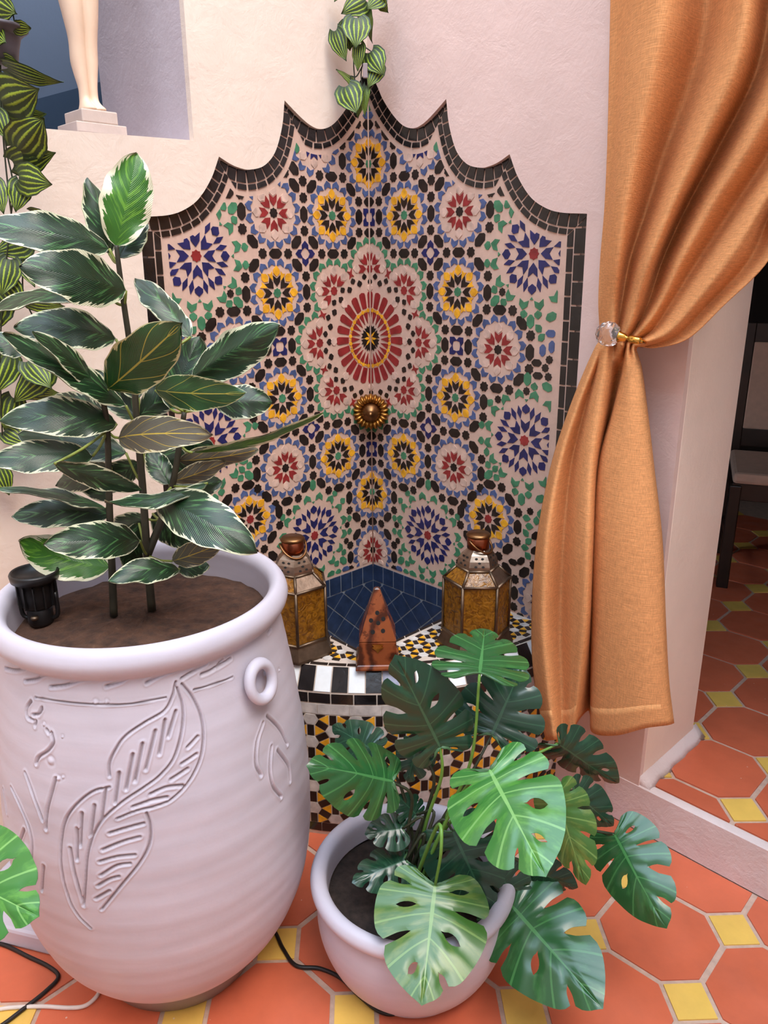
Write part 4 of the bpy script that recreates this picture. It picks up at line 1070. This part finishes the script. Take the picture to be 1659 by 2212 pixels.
# base px, tip px, (depth offsets base, tip), visible width px, roll deg, top, under, bend, fold, flip
FT, FB, FU, FG = 'ficus_top', 'ficus_bright', 'ficus_under', 'ficus_undergreen'
LV = [
 ((251, 533), (296, 330), (0, .03), 108, 5, FB, FG, .05, .10, 0),
 ((236, 548), (190, 383), (.02, .05), 60, 35, FT, FG, .05, .2, 0),
 ((256, 556), (314, 474), (.02, .05), 55, -30, FT, FG, .04, .2, 0),
 ((236, 537), (-45, 490), (0, -.10), 84, 22, FT, FU, .10, .15, 0),
 ((272, 628), (42, 575), (0, -.12), 112, 12, FT, FU, .10, .10, 0),
 ((236, 640), (-14, 670), (.0, .06), 40, 55, FT, FU, .07, .1, 0),
 ((412, 728), (292, 600), (.05, .10), 56, 40, FT, FU, .04, .2, 0),
 ((250, 732), (30, 706), (.01, -.08), 82, 25, FT, FU, .12, .12, 0),
 ((214, 838), (72, 716), (-.02, -.14), 44, 38, FT, FG, .05, .25, 0),
 ((272, 876), (6, 720), (0, -.14), 58, 40, FT, FU, .03, .2, 0),
 ((234, 840), (393, 698), (-.02, -.13), 118, 8, FG, FT, .04, .10, 0),
 ((368, 884), (432, 726), (.06, .10), 104, -15, FT, FU, .05, .1, 0),
 ((412, 818), (604, 702), (.03, -.02), 92, -18, FT, FG, .05, .45, 0),
 ((335, 842), (528, 850), (.02, -.10), 76, 12, FG, FT, .06, .15, 0),
 ((462, 868), (588, 868), (.06, .09), 76, -15, FT, FU, .05, .2, 0),
 ((256, 946), (458, 938), (.0, -.10), 80, -10, FU, FT, .10, .12, 0),
 ((416, 978), (698, 893), (.03, -.05), 20, 62, FB, FB, .04, .05, 0),
 ((386, 996), (558, 972), (.04, .06), 52, 30, FU, FT, .04, .2, 0),
 ((252, 915), (0, 908), (0, -.09), 84, 18, FT, FU, .14, .12, 0),
 ((272, 978), (36, 938), (.03, .05), 78, 20, FT, FU, .05, .2, 0),
 ((200, 986), (-28, 1000), (-.03, -.12), 72, 20, FT, FU, .10, .1, 0),
 ((118, 1002), (306, 1060), (-.12, -.05), 48, 30, FT, FU, .03, .2, 0),
 ((448, 1044), (226, 1084), (-.02, -.10), 30, 62, FT, FU, -.04, .2, 0),
 ((340, 1074), (555, 1192), (-.02, -.10), 108, -8, FT, FU, .12, .12, 0),
 ((238, 1110), (25, 1116), (.02, -.03), 66, 22, FT, FU, .08, .15, 0),
 ((230, 1098), (-4, 1054), (0, -.06), 24, 65, FT, FU, .04, .1, 0),
 ((238, 1226), (40, 1168), (.02, -.03), 92, 20, FB, FT, -.10, .15, 0),
 ((302, 1168), (94, 1176), (-.02, -.13), 84, 12, FT, FU, .10, .12, 0),
 ((388, 1230), (234, 1256), (-.02, -.10), 54, 35, FT, FU, .10, .1, 0),
 ((372, 1212), (482, 1172), (-.02, -.07), 54, 10, FU, FT, .06, .15, 0),
 ((384, 1230), (452, 1222), (.0, .03), 44, 10, FT, FU, .04, .1, 0),
 ((366, 1046), (320, 970), (.03, .05), 52, 10, FT, FU, .04, .2, 0),
 ((374, 1040), (488, 998), (.03, .05), 42, 25, FU, FT, .04, .2, 0),
 ((372, 1060), (480, 1040), (.06, .12), 60, 0, FT, FU, .04, .2, 0),
 ((300, 1130), (275, 1230), (.05, .08), 60, 0, FT, FU, .04, .2, 0),
 ((330, 1110), (410, 1180), (.06, .10), 66, 0, FT, FU, .04, .2, 0),
 ((240, 1010), (120, 1050), (.05, .10), 60, 10, FT, FU, .04, .2, 0),
 ((296, 905), (200, 800), (.06, .12), 66, 0, FT, FU, .04, .2, 0),
 ((300, 860), (250, 760), (.05, .12), 60, 0, FT, FU, .04, .2, 0),
 ((298, 900), (420, 800), (.08, .14), 66, 0, FT, FU, .04, .2, 0),
 ((240, 1080), (150, 1000), (.06, .12), 56, 0, FT, FU, .04, .2, 0),
 ((60, 760), (-30, 725), (.02, .0), 50, 25, FT, FU, .04, .2, 0),
 ((300, 1000), (200, 1060), (.06, .10), 62, 0, FT, FU, .04, .2, 0), ((310, 980), (430, 1010), (.07, .12), 66, 0, FT, FU, .04, .2, 0), ((236, 1150), (180, 1230), (.05, .08), 60, 0, FT, FU, .04, .2, 0),
 ((316, 1120), (230, 1160), (.05, .10), 62, 0, FT, FU, .04, .2, 0), ((230, 900), (110, 860), (.05, .10), 62, 0, FT, FU, .04, .2, 0), ((392, 930), (470, 1010), (.06, .10), 60, 0, FT, FU, .04, .2, 0), ((360, 1090), (450, 1130), (.06, .12), 62, 0, FT, FU, .04, .2, 0), ((298, 940), (360, 1000), (.06, .1), 52, 0, FT, FU, .04, .2, 0),
]
for i, (b, t_, (db, dt), w, roll, top, und, bend, fold, fl_) in enumerate(LV):
    Bp, Tp = fa(b[0], b[1], db), fa(t_[0], t_[1], dt)
    d = (depth_of(Bp)+depth_of(Tp))/2; W_ = w*d/FPX/max(.35, math.cos(math.radians(roll)))
    leaf('leaf', Bp, Tp, W_, math.radians(roll), top, und, 'ficus', bend*1.3, fold, .065, fic, seed=i)
    # short petiole back to the nearest stem
    best = min((np.linalg.norm(fa(*q)-Bp), k) for st_ in STEMS for k, q in enumerate(st_)) if i else None
    if i:
        sq = min((fa(*q) for st_ in STEMS for q in st_[1:]), key=lambda q: np.linalg.norm(q-Bp-np.array([0, 0, -.02])))
        if np.linalg.norm(sq-Bp) < .16: tube('petiole', [sq, (sq+Bp)/2+np.array([0, 0, -.004]), Bp], .0024, 'petiole', fic, 6, 3)

# ------------------------------------------------------------------ monstera in the small pot
mon = empty('monstera_plant', (PB[0], PB[1], .19), 'monstera with split leaves in the squat white pot', 'plant')
def ma(px, py, off=0.0): return axis_at(px, py, PB, off)
MT, ML_, MO_, MD = 'monstera_top', 'monstera_light', 'monstera_olive', 'monstera_dark'
ML = [  # base px, tip px, offsets, visible width px, roll, material, droop, fold, seed
 ((1036, 1456), (1048, 1352), (-.03, .13), 208, 0, MT, .10, .06, 3),
 ((951, 1614), (856, 1424), (-.02, -.02), 188, -8, MD, .10, .12, 12),
 ((1062, 1588), (1128, 1440), (.06, .12), 196, 0, MD, .10, .10, 21),
 ((806, 1620), (716, 1566), (.06, .14), 96, 0, MD, .10, .15, 7),
 ((845, 1688), (690, 1650), (-.02, -.10), 168, 14, MT, .35, .25, 15),
 ((1058, 1664), (1172, 1880), (-.08, -.27), 262, 0, ML_, .14, .10, 32),
 ((1200, 1712), (1262, 1912), (-.03, -.11), 122, 20, MO_, .10, .16, 9),
 ((1206, 1606), (1340, 1702), (.04, .05), 100, 25, MD, .18, .20, 14),
 ((1328, 1802), (1430, 2000), (.0, -.15), 168, 16, MT, .22, .22, 44),
 ((1236, 1708), (1326, 1786), (.04, .03), 96, 10, MD, .10, .15, 51),
 ((940, 1912), (912, 2162), (-.12, -.29), 258, 0, MO_, .12, .10, 65),
 ((1104, 1955), (1296, 2170), (-.07, -.25), 236, -4, MT, .12, .10, 72),
 ((978, 1795), (1058, 1968), (-.02, -.10), 186, 6, MD, .12, .12, 83),
 ((876, 1858), (764, 1902), (-.02, -.07), 100, 18, MD, .16, .2, 91),
 ((900, 1612), (880, 1690), (.04, .02), 90, 15, MD, .1, .2, 101),
 ((1062, 1890), (1150, 1940), (-.04, -.06), 110, 20, MD, .1, .2, 111),
 ((1150, 1880), (1248, 1920), (-.04, -.05), 70, 30, MD, .1, .2, 117),
 ((870, 1790), (790, 1800), (.0, -.02), 80, 20, MD, .1, .2, 120),
 ((900, 1760), (860, 1720), (.02, .03), 70, 20, MD, .1, .2, 125),
]
hubs = [(930, 1802, 0.0), (955, 1795, -.02), (975, 1805, -.03), (915, 1810, .02)]
for i, (b, t_, (db, dt), w, roll, top, dr, fo, sd_) in enumerate(ML):
    Bp, Tp = ma(b[0], b[1], db), ma(t_[0], t_[1], dt); d = (depth_of(Bp)+depth_of(Tp))/2
    monstera('leaf', Bp, Tp, w*d/FPX/math.cos(math.radians(roll)), math.radians(roll), top, mon, dr, fo, seed=sd_)
    hb = ma(*hubs[i % 4]); ground = np.array([PB[0]+.02*math.cos(i*2.4), PB[1]+.02*math.sin(i*2.4), .19])
    if i == 10: pts = [ground, ma(944, 1786, -.10), ma(953, 1835, -.14), Bp]
    elif i == 0: pts = [ground, ma(962, 1770, .0), ma(1018, 1640, -.02), Bp]
    else: m = (hb+Bp)/2 + np.array([0, 0, .03]); pts = [ground, ground*.5+m*.5+np.array([0, 0, .02]), m, Bp]
    tube('petiole', pts, [.0042, .0026], 'stem_green' if i in (0, 10, 1, 5, 7) else 'stem_dark', mon, 8, 6)
# leaf of a further plant at the left edge
m2 = empty('monstera_leaf_plant', (.20, -1.19, .05), 'single green monstera leaf reaching in at the lower left edge', 'plant')
q0 = np.array([.20, -1.19, .04])
tm_ = Matrix.Translation((.335, -1.234, 0)) @ Matrix.Rotation(math.radians(31), 4, 'Z')
tray = box('plant_tray', (-.26, 0, 0.001), (0, .20, .05), 'clay', None, .008, tm_); tag(tray, 'low white-washed plant tray on the floor behind the large pot', 'tray')
soil('soil', (.24, -1.20), .06, .046, 'soil_dark', m2, .006)
Bp, Tp = at(-115, 1880, 1.12), at(72, 1975, 1.05)
monstera('leaf', Bp, Tp, .16, .1, 'monstera_light', m2, .1, .1, seed=5, cuts=.3)
tube('petiole', [q0, q0+np.array([0, 0, .12]), Bp+np.array([0, 0, .02]), Bp], .004, 'stem_green', m2, 8, 6)

# ------------------------------------------------------------------ hanging striped vines
def vine(root, A, leaves, stems, off0=0.0, rstem=.0016):
    for i, (b, t_, w, roll, (db, dt)) in enumerate(leaves):
        Bp, Tp = axis_at(b[0], b[1], A, off0+db), axis_at(t_[0], t_[1], A, off0+dt); d = depth_of(Bp)
        leaf('leaf', Bp, Tp, 1.18*w*d/FPX/max(.3, math.cos(math.radians(roll))), math.radians(roll), 'striped_leaf', 'striped_under', 'heart', .08, .18, .03, root, 14, 12, seed=i+300)
    for st_ in stems: tube('stem', [axis_at(x, y, A, off0+o_) for x, y, o_ in st_], rstem, 'stem_dark', root, 6, 5)
VC = (0.10, -0.10)
vc = empty('corner_vine', tuple(axis_at(786, 5, VC)), 'striped artificial vine hanging down in front of the mosaic peak', 'vine')
vine(vc, VC, [((790, 0), (737, 30), 42, 10, (0, -.02)), ((826, -8), (792, 20), 30, 20, (0, -.01)), ((814, -4), (839, 28), 22, 30, (0, .01)), ((770, 38), (769, 104), 54, 0, (-.02, -.04)), ((752, 48), (756, 110), 44, 15, (.0, .0)),
    ((796, 28), (804, 94), 14, 55, (0, 0)), ((724, 66), (748, 132), 36, 15, (0, -.02)), ((776, 96), (773, 154), 25, 20, (-.02, -.02)), ((800, 112), (828, 162), 46, 0, (-.01, -.03)), ((818, 140), (796, 190), 34, 10, (-.01, -.02)),
    ((768, 184), (726, 150), 12, 60, (0, 0)), ((748, 186), (771, 246), 54, 0, (-.02, -.04)), ((779, 196), (773, 256), 22, 30, (0, 0)), ((791, 186), (788, 252), 17, 30, (-.01, -.02)), ((740, -30), (722, 4), 20, 20, (0, 0)), ((770, -40), (760, 10), 40, 0, (0, 0))],
    [[(782, -400, 0), (780, -60, 0), (776, 20, 0), (772, 60, 0), (786, 110, 0), (780, 160, 0), (784, 200, 0)], [(772, 60, 0), (764, 130, 0), (766, 185, 0), (750, 190, -.01)], [(786, 100, 0), (806, 114, -.01)], [(784, 140, 0), (770, 165, .0), (757, 165, 0), (762, 182, 0)]])
cc = axis_at(789, 153, VC, -.02); box('clip', (-.006, -.004, -.017), (.006, .004, .017), 'clip_grey', vc, .002, Matrix.Translation(Vector(cc)) @ Matrix.Rotation(math.radians(45), 4, 'Z'))
VL = (0.20, -0.98)
vb = empty('hanging_basket_vine', tuple(axis_at(15, 60, VL)), 'striped artificial vine trailing from a grey hanging pot at the left edge', 'vine')
hp = Vector(axis_at(-12, 64, VL)); s_ = depth_of(hp)/FPX
pt_ = lathe('hanging_pot', [(0, -.055), (38*s_, -.055), (44*s_, -.03), (54*s_, -.002), (64*s_, .006), (68*s_, .004), (68*s_, .0), (60*s_, -.004), (52*s_, -.01), (0, -.01)], 'grey_pot', vb, 40, tuple(hp))
for k in range(3):
    a = k*2*PI/3+.4; tube('cord', [hp+Vector((60*s_*math.cos(a), 60*s_*math.sin(a), .004)), hp+Vector((0, 0, .75))], .0012, 'stem_dark', vb, 5)
vl_ = [((-20, 0), (36, 30), 60, 10, (-.02, -.04)), ((-10, 75), (12, 92), 34, 0, (-.03, -.05)), ((34, 60), (68, 62), 26, 15, (-.02, .0)), ((6, 128), (44, 138), 24, 20, (-.02, -.03)), ((16, 146), (137, 178), 30, 40, (-.02, -.03)),
   ((4, 222), (84, 192), 88, 5, (-.03, -.05)), ((-12, 240), (14, 300), 40, 10, (-.03, -.03)), ((40, 322), (96, 254), 76, 0, (-.03, -.05)), ((28, 352), (120, 330), 56, 10, (-.01, -.02)), ((40, 384), (112, 398), 60, 0, (-.03, -.05)), ((46, 392), (34, 458), 44, 5, (-.02, -.03)),
   ((-14, 390), (8, 462), 38, 0, (-.03, -.04)), ((66, 458), (118, 466), 18, 30, (0, 0)), ((10, 250), (100, 246), 44, 30, (.02, .02)), ((-10, 20), (20, 60), 40, 10, (0, 0)),
   ((60, 525), (-10, 545), 50, 10, (.02, 0)), ((20, 560), (4, 640), 50, 0, (0, -.02)), ((50, 555), (75, 620), 36, 10, (.02, 0)), ((10, 615), (50, 660), 50, 10, (0, 0)), ((60, 650), (140, 662), 34, 15, (.02, .02)), ((96, 640), (140, 700), 34, 10, (.03, .03)),
   ((20, 770), (-10, 850), 56, 0, (.02, 0)), ((60, 780), (112, 840), 50, 0, (.02, 0)), ((100, 800), (30, 870), 54, 10, (.03, .02)), ((50, 840), (130, 850), 36, 20, (.03, .03)), ((30, 860), (10, 930), 50, 0, (.03, .02)), ((10, 930), (60, 960), 40, 0, (.03, .03)), ((-5, 1010), (20, 1070), 40, 0, (.02, .02)), ((0, 640), (-20, 720), 60, 0, (.01, 0))]
vine(vb, VL, vl_, [[(-5, 120, 0), (0, 200, 0), (8, 310, 0), (18, 410, 0), (30, 500, .02), (50, 600, .02)], [(0, 130, 0), (12, 310, 0), (28, 400, 0), (20, 500, 0), (10, 600, 0)], [(30, 500, .02), (48, 560, .02), (52, 640, .03), (90, 720, .03), (96, 760, .03), (98, 850, .03)], [(92, 720, .03), (102, 800, .03), (104, 850, .03)], [(10, 600, 0), (0, 760, .01), (5, 940, .02)]])
# ------------------------------------------------------------------ statue on the window sill
SX = -0.10
def sp_(px, py): return on(px, py, 0, SX)
bL, bR = sp_(117, 292), sp_(257, 292)
sc_y = (bL[1]+bR[1])/2+.013; pxm = abs(bL[1]-bR[1])/(257-117)   # metres per px along the wall here
sill = WIN[2]+0.002-0.0
st = empty('statue', (SX, sc_y, sill), 'smooth cream stone statue of a standing figure on the window sill', 'statue')
hw = abs(bL[1]-bR[1])/2*.78
zb1 = 0.021; zb2 = 0.048
box('lower_plinth', (SX-.05, sc_y-hw*.98, sill), (SX+.05, sc_y+hw*.98, sill+zb1), 'plinth_stone', st, .002)
box('upper_plinth', (SX-.045, sc_y-hw*.70, sill+zb1), (SX+.045, sc_y+hw*.70, sill+zb2), 'plinth_stone', st, .003)
# two legs pressed together: each ring is the outline of two overlapping ovals
KEY = [  # height above plinth (m), half distance between leg axes, leg half width, leg half depth, forward shift
 (0.000, .0125, .0165, .036, .012), (.006, .0125, .017, .038, .012), (.016, .012, .0145, .026, .006), (.030, .0115, .0125, .0165, 0), (.055, .0115, .0125, .0155, 0), (.085, .013, .0160, .0200, -.003), (.115, .0145, .0195, .0230, -.004), (.150, .0155, .0195, .0220, 0), (.175, .0165, .0205, .0240, .002),
 (.215, .0185, .0245, .0300, .002), (.260, .0205, .0290, .0350, 0), (.300, .0210, .0330, .0390, -.002), (.325, .017, .0400, .0420, -.003), (.355, .012, .0440, .0430, -.004), (.39, .010, .0420, .0400, -.002), (.43, .008, .0360, .0350, 0), (.47, .006, .036, .034, 0), (.52, .012, .040, .038, .002), (.56, .018, .042, .036, 0), (.60, .022, .040, .030, 0), (.622, .012, .026, .026, 0), (.634, .0, .016, .017, 0), (.665, .0, .0155, .017, .002), (.680, 0, .026, .030, .004), (.71, 0, .031, .037, .006), (.745, 0, .029, .035, .004), (.77, 0, .016, .02, 0), (.776, 0, .002, .002, 0)]
KEY = spline([tuple(.86*q for q in k) for k in KEY], 4); V, Fc = [], []; m = 40
for z, d_, w_, dp, fx in KEY:
    for k in range(m):
        a = 2*PI*k/m; ca, sa = math.cos(a), math.sin(a); r = 0
        for sgn in (-1, 1):   # ray from the centre against each oval
            A_ = (ca/w_)**2+(sa/dp)**2; B_ = -2*ca*sgn*d_/w_**2; C_ = (d_/w_)**2-1; disc_ = B_*B_-4*A_*C_
            if disc_ >= 0: r = max(r, (-B_+math.sqrt(disc_))/(2*A_))
        V.append((SX+fx+r*sa, sc_y+r*ca, sill+zb2+z))
for i in range(len(KEY)-1):
    for k in range(m): a, b = i*m+k, i*m+(k+1) % m; Fc.append((b, a, a+m, b+m))
Fc += [tuple(range(m)), tuple(len(V)-m+k for k in range(m))[::-1]]
mesh_obj('figure', V, Fc, 'statue_stone', st, True)

# ------------------------------------------------------------------ spotlight standing in the large pot
sl = empty('spotlight', tuple(axis_at(85, 1325, PA, -.02)), 'black plant spotlight stuck in the soil of the large pot', 'lamp')
base_ = Vector(axis_at(88, 1330, PA, -.02)); base_.z = SOILZ+.004
k_ = depth_of(base_)/FPX
top_ = base_ + Vector((0, 0, .085))
lathe('housing', [(0, .036), (30*k_, .036), (34*k_, .04), (36*k_, .06), (38*k_, .085), (48*k_, .088), (50*k_, .10), (47*k_, .104), (44*k_, .102), (40*k_, .094), (0, .092)], 'black_plastic', sl, 36, tuple(base_))
for k in range(12):
    a = 2*PI*k/12; d_ = Vector((math.cos(a), math.sin(a), 0)); box('fin', (34*k_, -.0012, .04), (41*k_, .0012, .082), 'black_plastic', sl, 0, Matrix.Translation(base_) @ Matrix.Rotation(a, 4, 'Z'))
lathe('bracket_joint', [(0, .0), (22*k_, .0), (26*k_, .006), (26*k_, .03), (20*k_, .038), (0, .038)], 'black_plastic', sl, 24, tuple(base_))
for sgn in (-1, 1):
    d_ = Vector((CR[0], CR[1], 0)).normalized()*sgn*38*k_; tube('yoke_arm', [base_+d_*.6+Vector((0, 0, .01)), base_+d_+Vector((0, 0, .02)), base_+d_+Vector((0, 0, .062))], .004, 'black_plastic', sl, 8, 4)
kn = base_ - Vector((CD[0], CD[1], 0)).normalized()*28*k_
v_, f_ = lathe_data([(0, -.004), (.006, -.003), (.007, .0), (.006, .003), (0, .004)], 16); mesh_obj('screw', [kn+Vector((q[0], q[1], q[2]+.022)) for q in v_], f_, 'lantern_metal', sl, True)

# ------------------------------------------------------------------ cables on the floor
def fz(px, py, h=.004): q = on(px, py, 2, h); return Vector(q)
def cable(name, pts, r, mat, label):
    q = [fz(x, y, r+.0005) if h is None else Vector(on(x, y, 2, h)) for x, y, h in pts]; o = tube(name, q, r, mat, None, 8, 10)
    return tag(o, label, 'cable')
cable('power_cable', [(540, 1960, None), (588, 2004, None), (612, 2050, None), (640, 2086, None), (690, 2092, None), (735, 2112, None), (775, 2150, None), (815, 2182, None), (850, 2190, None), (890, 2172, None)], .0042, 'black_cable', 'black power cable bending along the floor beside the squat pot')
cable('power_cable', [(-30, 2030, None), (15, 2044, None), (60, 2066, None), (105, 2088, None), (126, 2110, None), (100, 2140, None), (50, 2180, None), (5, 2214, None), (-40, 2240, None)], .0042, 'black_cable', 'black power cable curving across the lower left floor corner')
cable('power_cable', [(-20, 2184, None), (20, 2177, None), (90, 2174, None), (150, 2177, None), (185, 2172, None), (210, 2150, None), (216, 2125, None), (212, 2100, None)], .0040, 'white_cable', 'white cable running along the floor to the foot of the large pot')

# ------------------------------------------------------------------ curtain with holdback
cur = empty('curtain', (0.9, -0.07, 0.25), 'ochre linen curtain gathered to the wall beside the doorway', 'curtain')
CY = -0.105
# rows down the cloth: y px, then x px and fold depth (metres towards the courtyard) from left to right
ROWS = [
 (-700, [(1330, -.03), (1345, .0), (1385, .03), (1450, .05), (1540, -.03), (1640, .045), (1700, -.04), (1780, .04), (1860, -.03), (1960, .03), (2060, -.02), (2140, .01)]),
 (-300, [(1326, -.03), (1342, .0), (1382, .03), (1446, .05), (1530, -.03), (1628, .045), (1690, -.04), (1760, .04), (1840, -.03), (1920, .03), (2010, -.02), (2080, .01)]),
 (0,   [(1320, -.035), (1340, -.02), (1378, .03), (1440, .05), (1530, -.03), (1612, .045), (1664, -.04), (1730, .04), (1800, -.03), (1870, .03), (1940, -.02), (2000, .01)]),
 (160, [(1317, -.035), (1335, -.02), (1362, .03), (1412, .05), (1498, -.035), (1578, .045), (1632, -.04), (1690, .035), (1745, -.03), (1800, .03), (1850, -.02), (1900, .01)]),
 (320, [(1313, -.035), (1326, -.02), (1344, .03), (1380, .045), (1440, -.035), (1508, .04), (1552, -.045), (1612, .03), (1668, -.02), (1716, .03), (1752, -.02), (1785, .01)]),
 (450, [(1307, -.035), (1317, -.02), (1330, .03), (1356, .04), (1398, -.035), (1448, .04), (1482, -.045), (1530, .02), (1585, -.02), (1640, .03), (1668, -.02), (1690, .01)]),
 (560, [(1298, -.035), (1306, -.02), (1318, .02), (1338, .035), (1362, -.03), (1404, .04), (1432, -.04), (1470, .02), (1512, -.02), (1572, .03), (1620, -.01), (1662, .015)]),
 (650, [(1294, -.03), (1300, -.02), (1312, .015), (1328, .025), (1345, -.025), (1375, .035), (1402, -.03), (1428, .02), (1455, -.015), (1500, .03), (1530, -.005), (1562, .015)]),
 (705, [(1296, -.03), (1302, -.015), (1312, .012), (1325, .02), (1338, -.015), (1358, .03), (1376, -.02), (1392, .02), (1412, -.01), (1440, .025), (1462, .0), (1485, .012)]),
 (737, [(1294, -.025), (1300, -.01), (1310, .01), (1320, .016), (1330, -.01), (1344, .022), (1354, -.012), (1362, .016), (1370, -.005), (1384, .016), (1400, .0), (1414, .006)]),
 (752, [(1286, -.025), (1292, -.005), (1302, .012), (1314, .012), (1328, -.012), (1342, .018), (1350, -.012), (1356, .016), (1362, .0), (1368, .012), (1372, .0), (1376, .0)]),
 (800, [(1264, -.03), (1276, .01), (1288, -.005), (1302, .018), (1318, .006), (1334, -.028), (1344, -.02), (1350, .015), (1362, .022), (1374, .018), (1382, .008), (1386, -.01)]),
 (890, [(1228, -.03), (1242, .016), (1262, -.012), (1284, .022), (1304, .012), (1316, -.035), (1322, -.03), (1328, .012), (1350, .028), (1374, .026), (1392, .012), (1398, -.015)]),
 (1010, [(1190, -.03), (1206, .02), (1234, -.018), (1262, .022), (1284, .018), (1296, -.058), (1290, -.055), (1296, .012), (1330, .032), (1372, .030), (1404, .014), (1412, -.015)]),
 (1170, [(1160, -.03), (1180, .022), (1218, -.022), (1250, .020), (1276, .022), (1286, -.06), (1278, -.058), (1284, .010), (1326, .034), (1380, .032), (1420, .014), (1430, -.015)]),
 (1340, [(1149, -.03), (1172, .024), (1210, -.020), (1240, .012), (1268, .02), (1280, -.06), (1276, -.058), (1283, .010), (1326, .034), (1386, .034), (1428, .014), (1437, -.015)]),
 (1470, [(1155, -.03), (1180, .024), (1212, -.010), (1236, .010), (1256, .012), (1276, -.06), (1276, -.058), (1282, .012), (1330, .034), (1392, .034), (1434, .014), (1444, -.012)]),
 (1575, [(1180, -.03), (1196, .022), (1214, .0), (1232, .008), (1246, .004), (1268, -.045), (1276, -.04), (1281, .014), (1332, .034), (1396, .032), (1442, .012), (1455, -.010)])]
BOT = [1600, 1598, 1595, 1590, 1560, 1535, 1545, 1582, 1588, 1572, 1566, 1562]
nS = 12; KS = 12; KR = 8
grid = []
for ri, (y, row) in enumerate(ROWS):
    pts = []
    for k, (x, dpt) in enumerate(row):
        yy = y if ri < len(ROWS)-1 else BOT[k]
        if y == 650: yy = y + max(0, (k-8))*4
        if y == 705: yy = y + max(0, (k-7))*7
        if y == 737: yy = y + max(0, (k-8))*5
        if ri == len(ROWS)-2: yy = y
        amp = 1.55 if y < 600 else (1.2 if y < 800 else 1.35)
        pull = .085*(1-k/11)*min(1, max(0, (y-800)/400))           # the cloth hangs clear of the basin
        pts.append(on(x, yy, 1, CY-dpt*amp-pull))
    grid.append(spline(pts, KS))
grid = np.array(grid)                                   # rows x samples x 3
cols = np.array([spline(grid[:, k], KR) for k in range(grid.shape[1])])   # samples x rows x 3
Gc = cols.transpose(1, 0, 2); nr_, nc_ = Gc.shape[:2]
V = Gc.reshape(-1, 3); Fc = [(i*nc_+j, i*nc_+j+1, (i+1)*nc_+j+1, (i+1)*nc_+j) for i in range(nr_-1) for j in range(nc_-1)]
hcut = nr_-1-5
fab = mesh_obj('cloth', V, Fc, 'linen', cur, True)
md = fab.modifiers.new('thick', 'SOLIDIFY'); md.thickness = .0016
# sewn hem along the lower edge
hm = Gc[-5:]; dY = np.array([0, -.0012, 0]); hv = (hm+dY).reshape(-1, 3)
hem = mesh_obj('hem', hv, [(i*nc_+j, i*nc_+j+1, (i+1)*nc_+j+1, (i+1)*nc_+j) for i in range(4) for j in range(nc_-1)], 'linen', cur, True)
md = hem.modifiers.new('thick', 'SOLIDIFY'); md.thickness = .001
# rod above
rodp = Gc[0].mean(0); tube('rod', [Vector((Gc[0][:, 0].min()-.06, CY, rodp[2]+.02)), Vector((Gc[0][:, 0].max()+.1, CY, rodp[2]+.02))], .012, 'brass', cur, 16)
hb = empty('curtain_holdback', (0.868, -.012, 1.228), 'brass curtain holdback with faceted crystal knob', 'holdback')
p1 = Vector(on(1316, 722, 1, -.172)); w0 = Vector(on(1402, 742, 1, -.014)); w1 = Vector(on(1390, 738, 1, -.15)); w2 = Vector(on(1380, 736, 1, -.166))
tube('wall_arm', [w0, w0.lerp(w1, .5), w1, w2], .0045, 'brass_bright', hb, 10, 6)
ax = (p1-w2).normalized(); p0 = w2; Lh = (p1-w2).length
def along(prof, mat, name, seg=20):
    s1 = ax.orthogonal().normalized(); s2 = ax.cross(s1); V, Fc = [], []; n = len(prof)
    for k in range(seg):
        a = 2*PI*k/seg; V += [p0+ax*t_+(s1*math.cos(a)+s2*math.sin(a))*r for r, t_ in prof]
    for k in range(seg):
        b = ((k+1) % seg)*n
        for i in range(n-1): Fc.append((k*n+i, k*n+i+1, b+i+1, b+i))
    return mesh_obj(name, V, Fc, mat, hb, True)
along([(0, -.004), (.006, -.004), (.0075, 0), (.0075, Lh*.30), (.0045, Lh*.33), (.004, Lh*.42), (.007, Lh*.45), (.0095, Lh*.60), (.012, Lh*.66), (0, Lh*.67)], 'brass_bright', 'sleeve')
bm = bmesh.new(); bmesh.ops.create_icosphere(bm, subdivisions=2, radius=.026)
for v in bm.verts: v.co = Vector(p1) + v.co*(1+.03*random.uniform(-1, 1)) + ax*.002
kb = bm_obj('crystal_knob', bm, 'crystal', hb)

# ------------------------------------------------------------------ chair in the room beyond the doorway
cx0, cy0 = 0.709, 1.657
ch = empty('dining_chair', (cx0, cy0, ZR), 'dark wooden chair with cream upholstered back and seat in the dark room', 'chair')
CM = Matrix.Translation((cx0, cy0, ZR)) @ Matrix.Rotation(math.radians(24), 4, 'Z')
def cb(name, lo, hi, mat, b=.004): return box(name, lo, hi, mat, ch, b, CM)
for sx in (-.21, .21):
    cb('back_leg', (sx-.022, .19, 0), (sx+.022, .235, 1.02), 'dark_wood'); cb('front_leg', (sx-.022, -.225, 0), (sx+.022, -.18, .43), 'dark_wood')
cb('top_rail', (-.21, .195, .94), (.21, .23, 1.02), 'dark_wood'); cb('lower_rail', (-.21, .195, .50), (.21, .23, .58), 'dark_wood')
cb('back_panel', (-.19, .190, .578), (.19, .226, .942), 'cushion', .006)
cb('seat_rail', (-.225, -.215, .37), (.225, .22, .44), 'dark_wood'); cb('seat_cushion', (-.225, -.235, .44), (.225, .195, .485), 'cushion', .014)
for sx in (-.21, .21): cb('stretcher', (sx-.01, -.19, .15), (sx+.01, .2, .18), 'dark_wood')
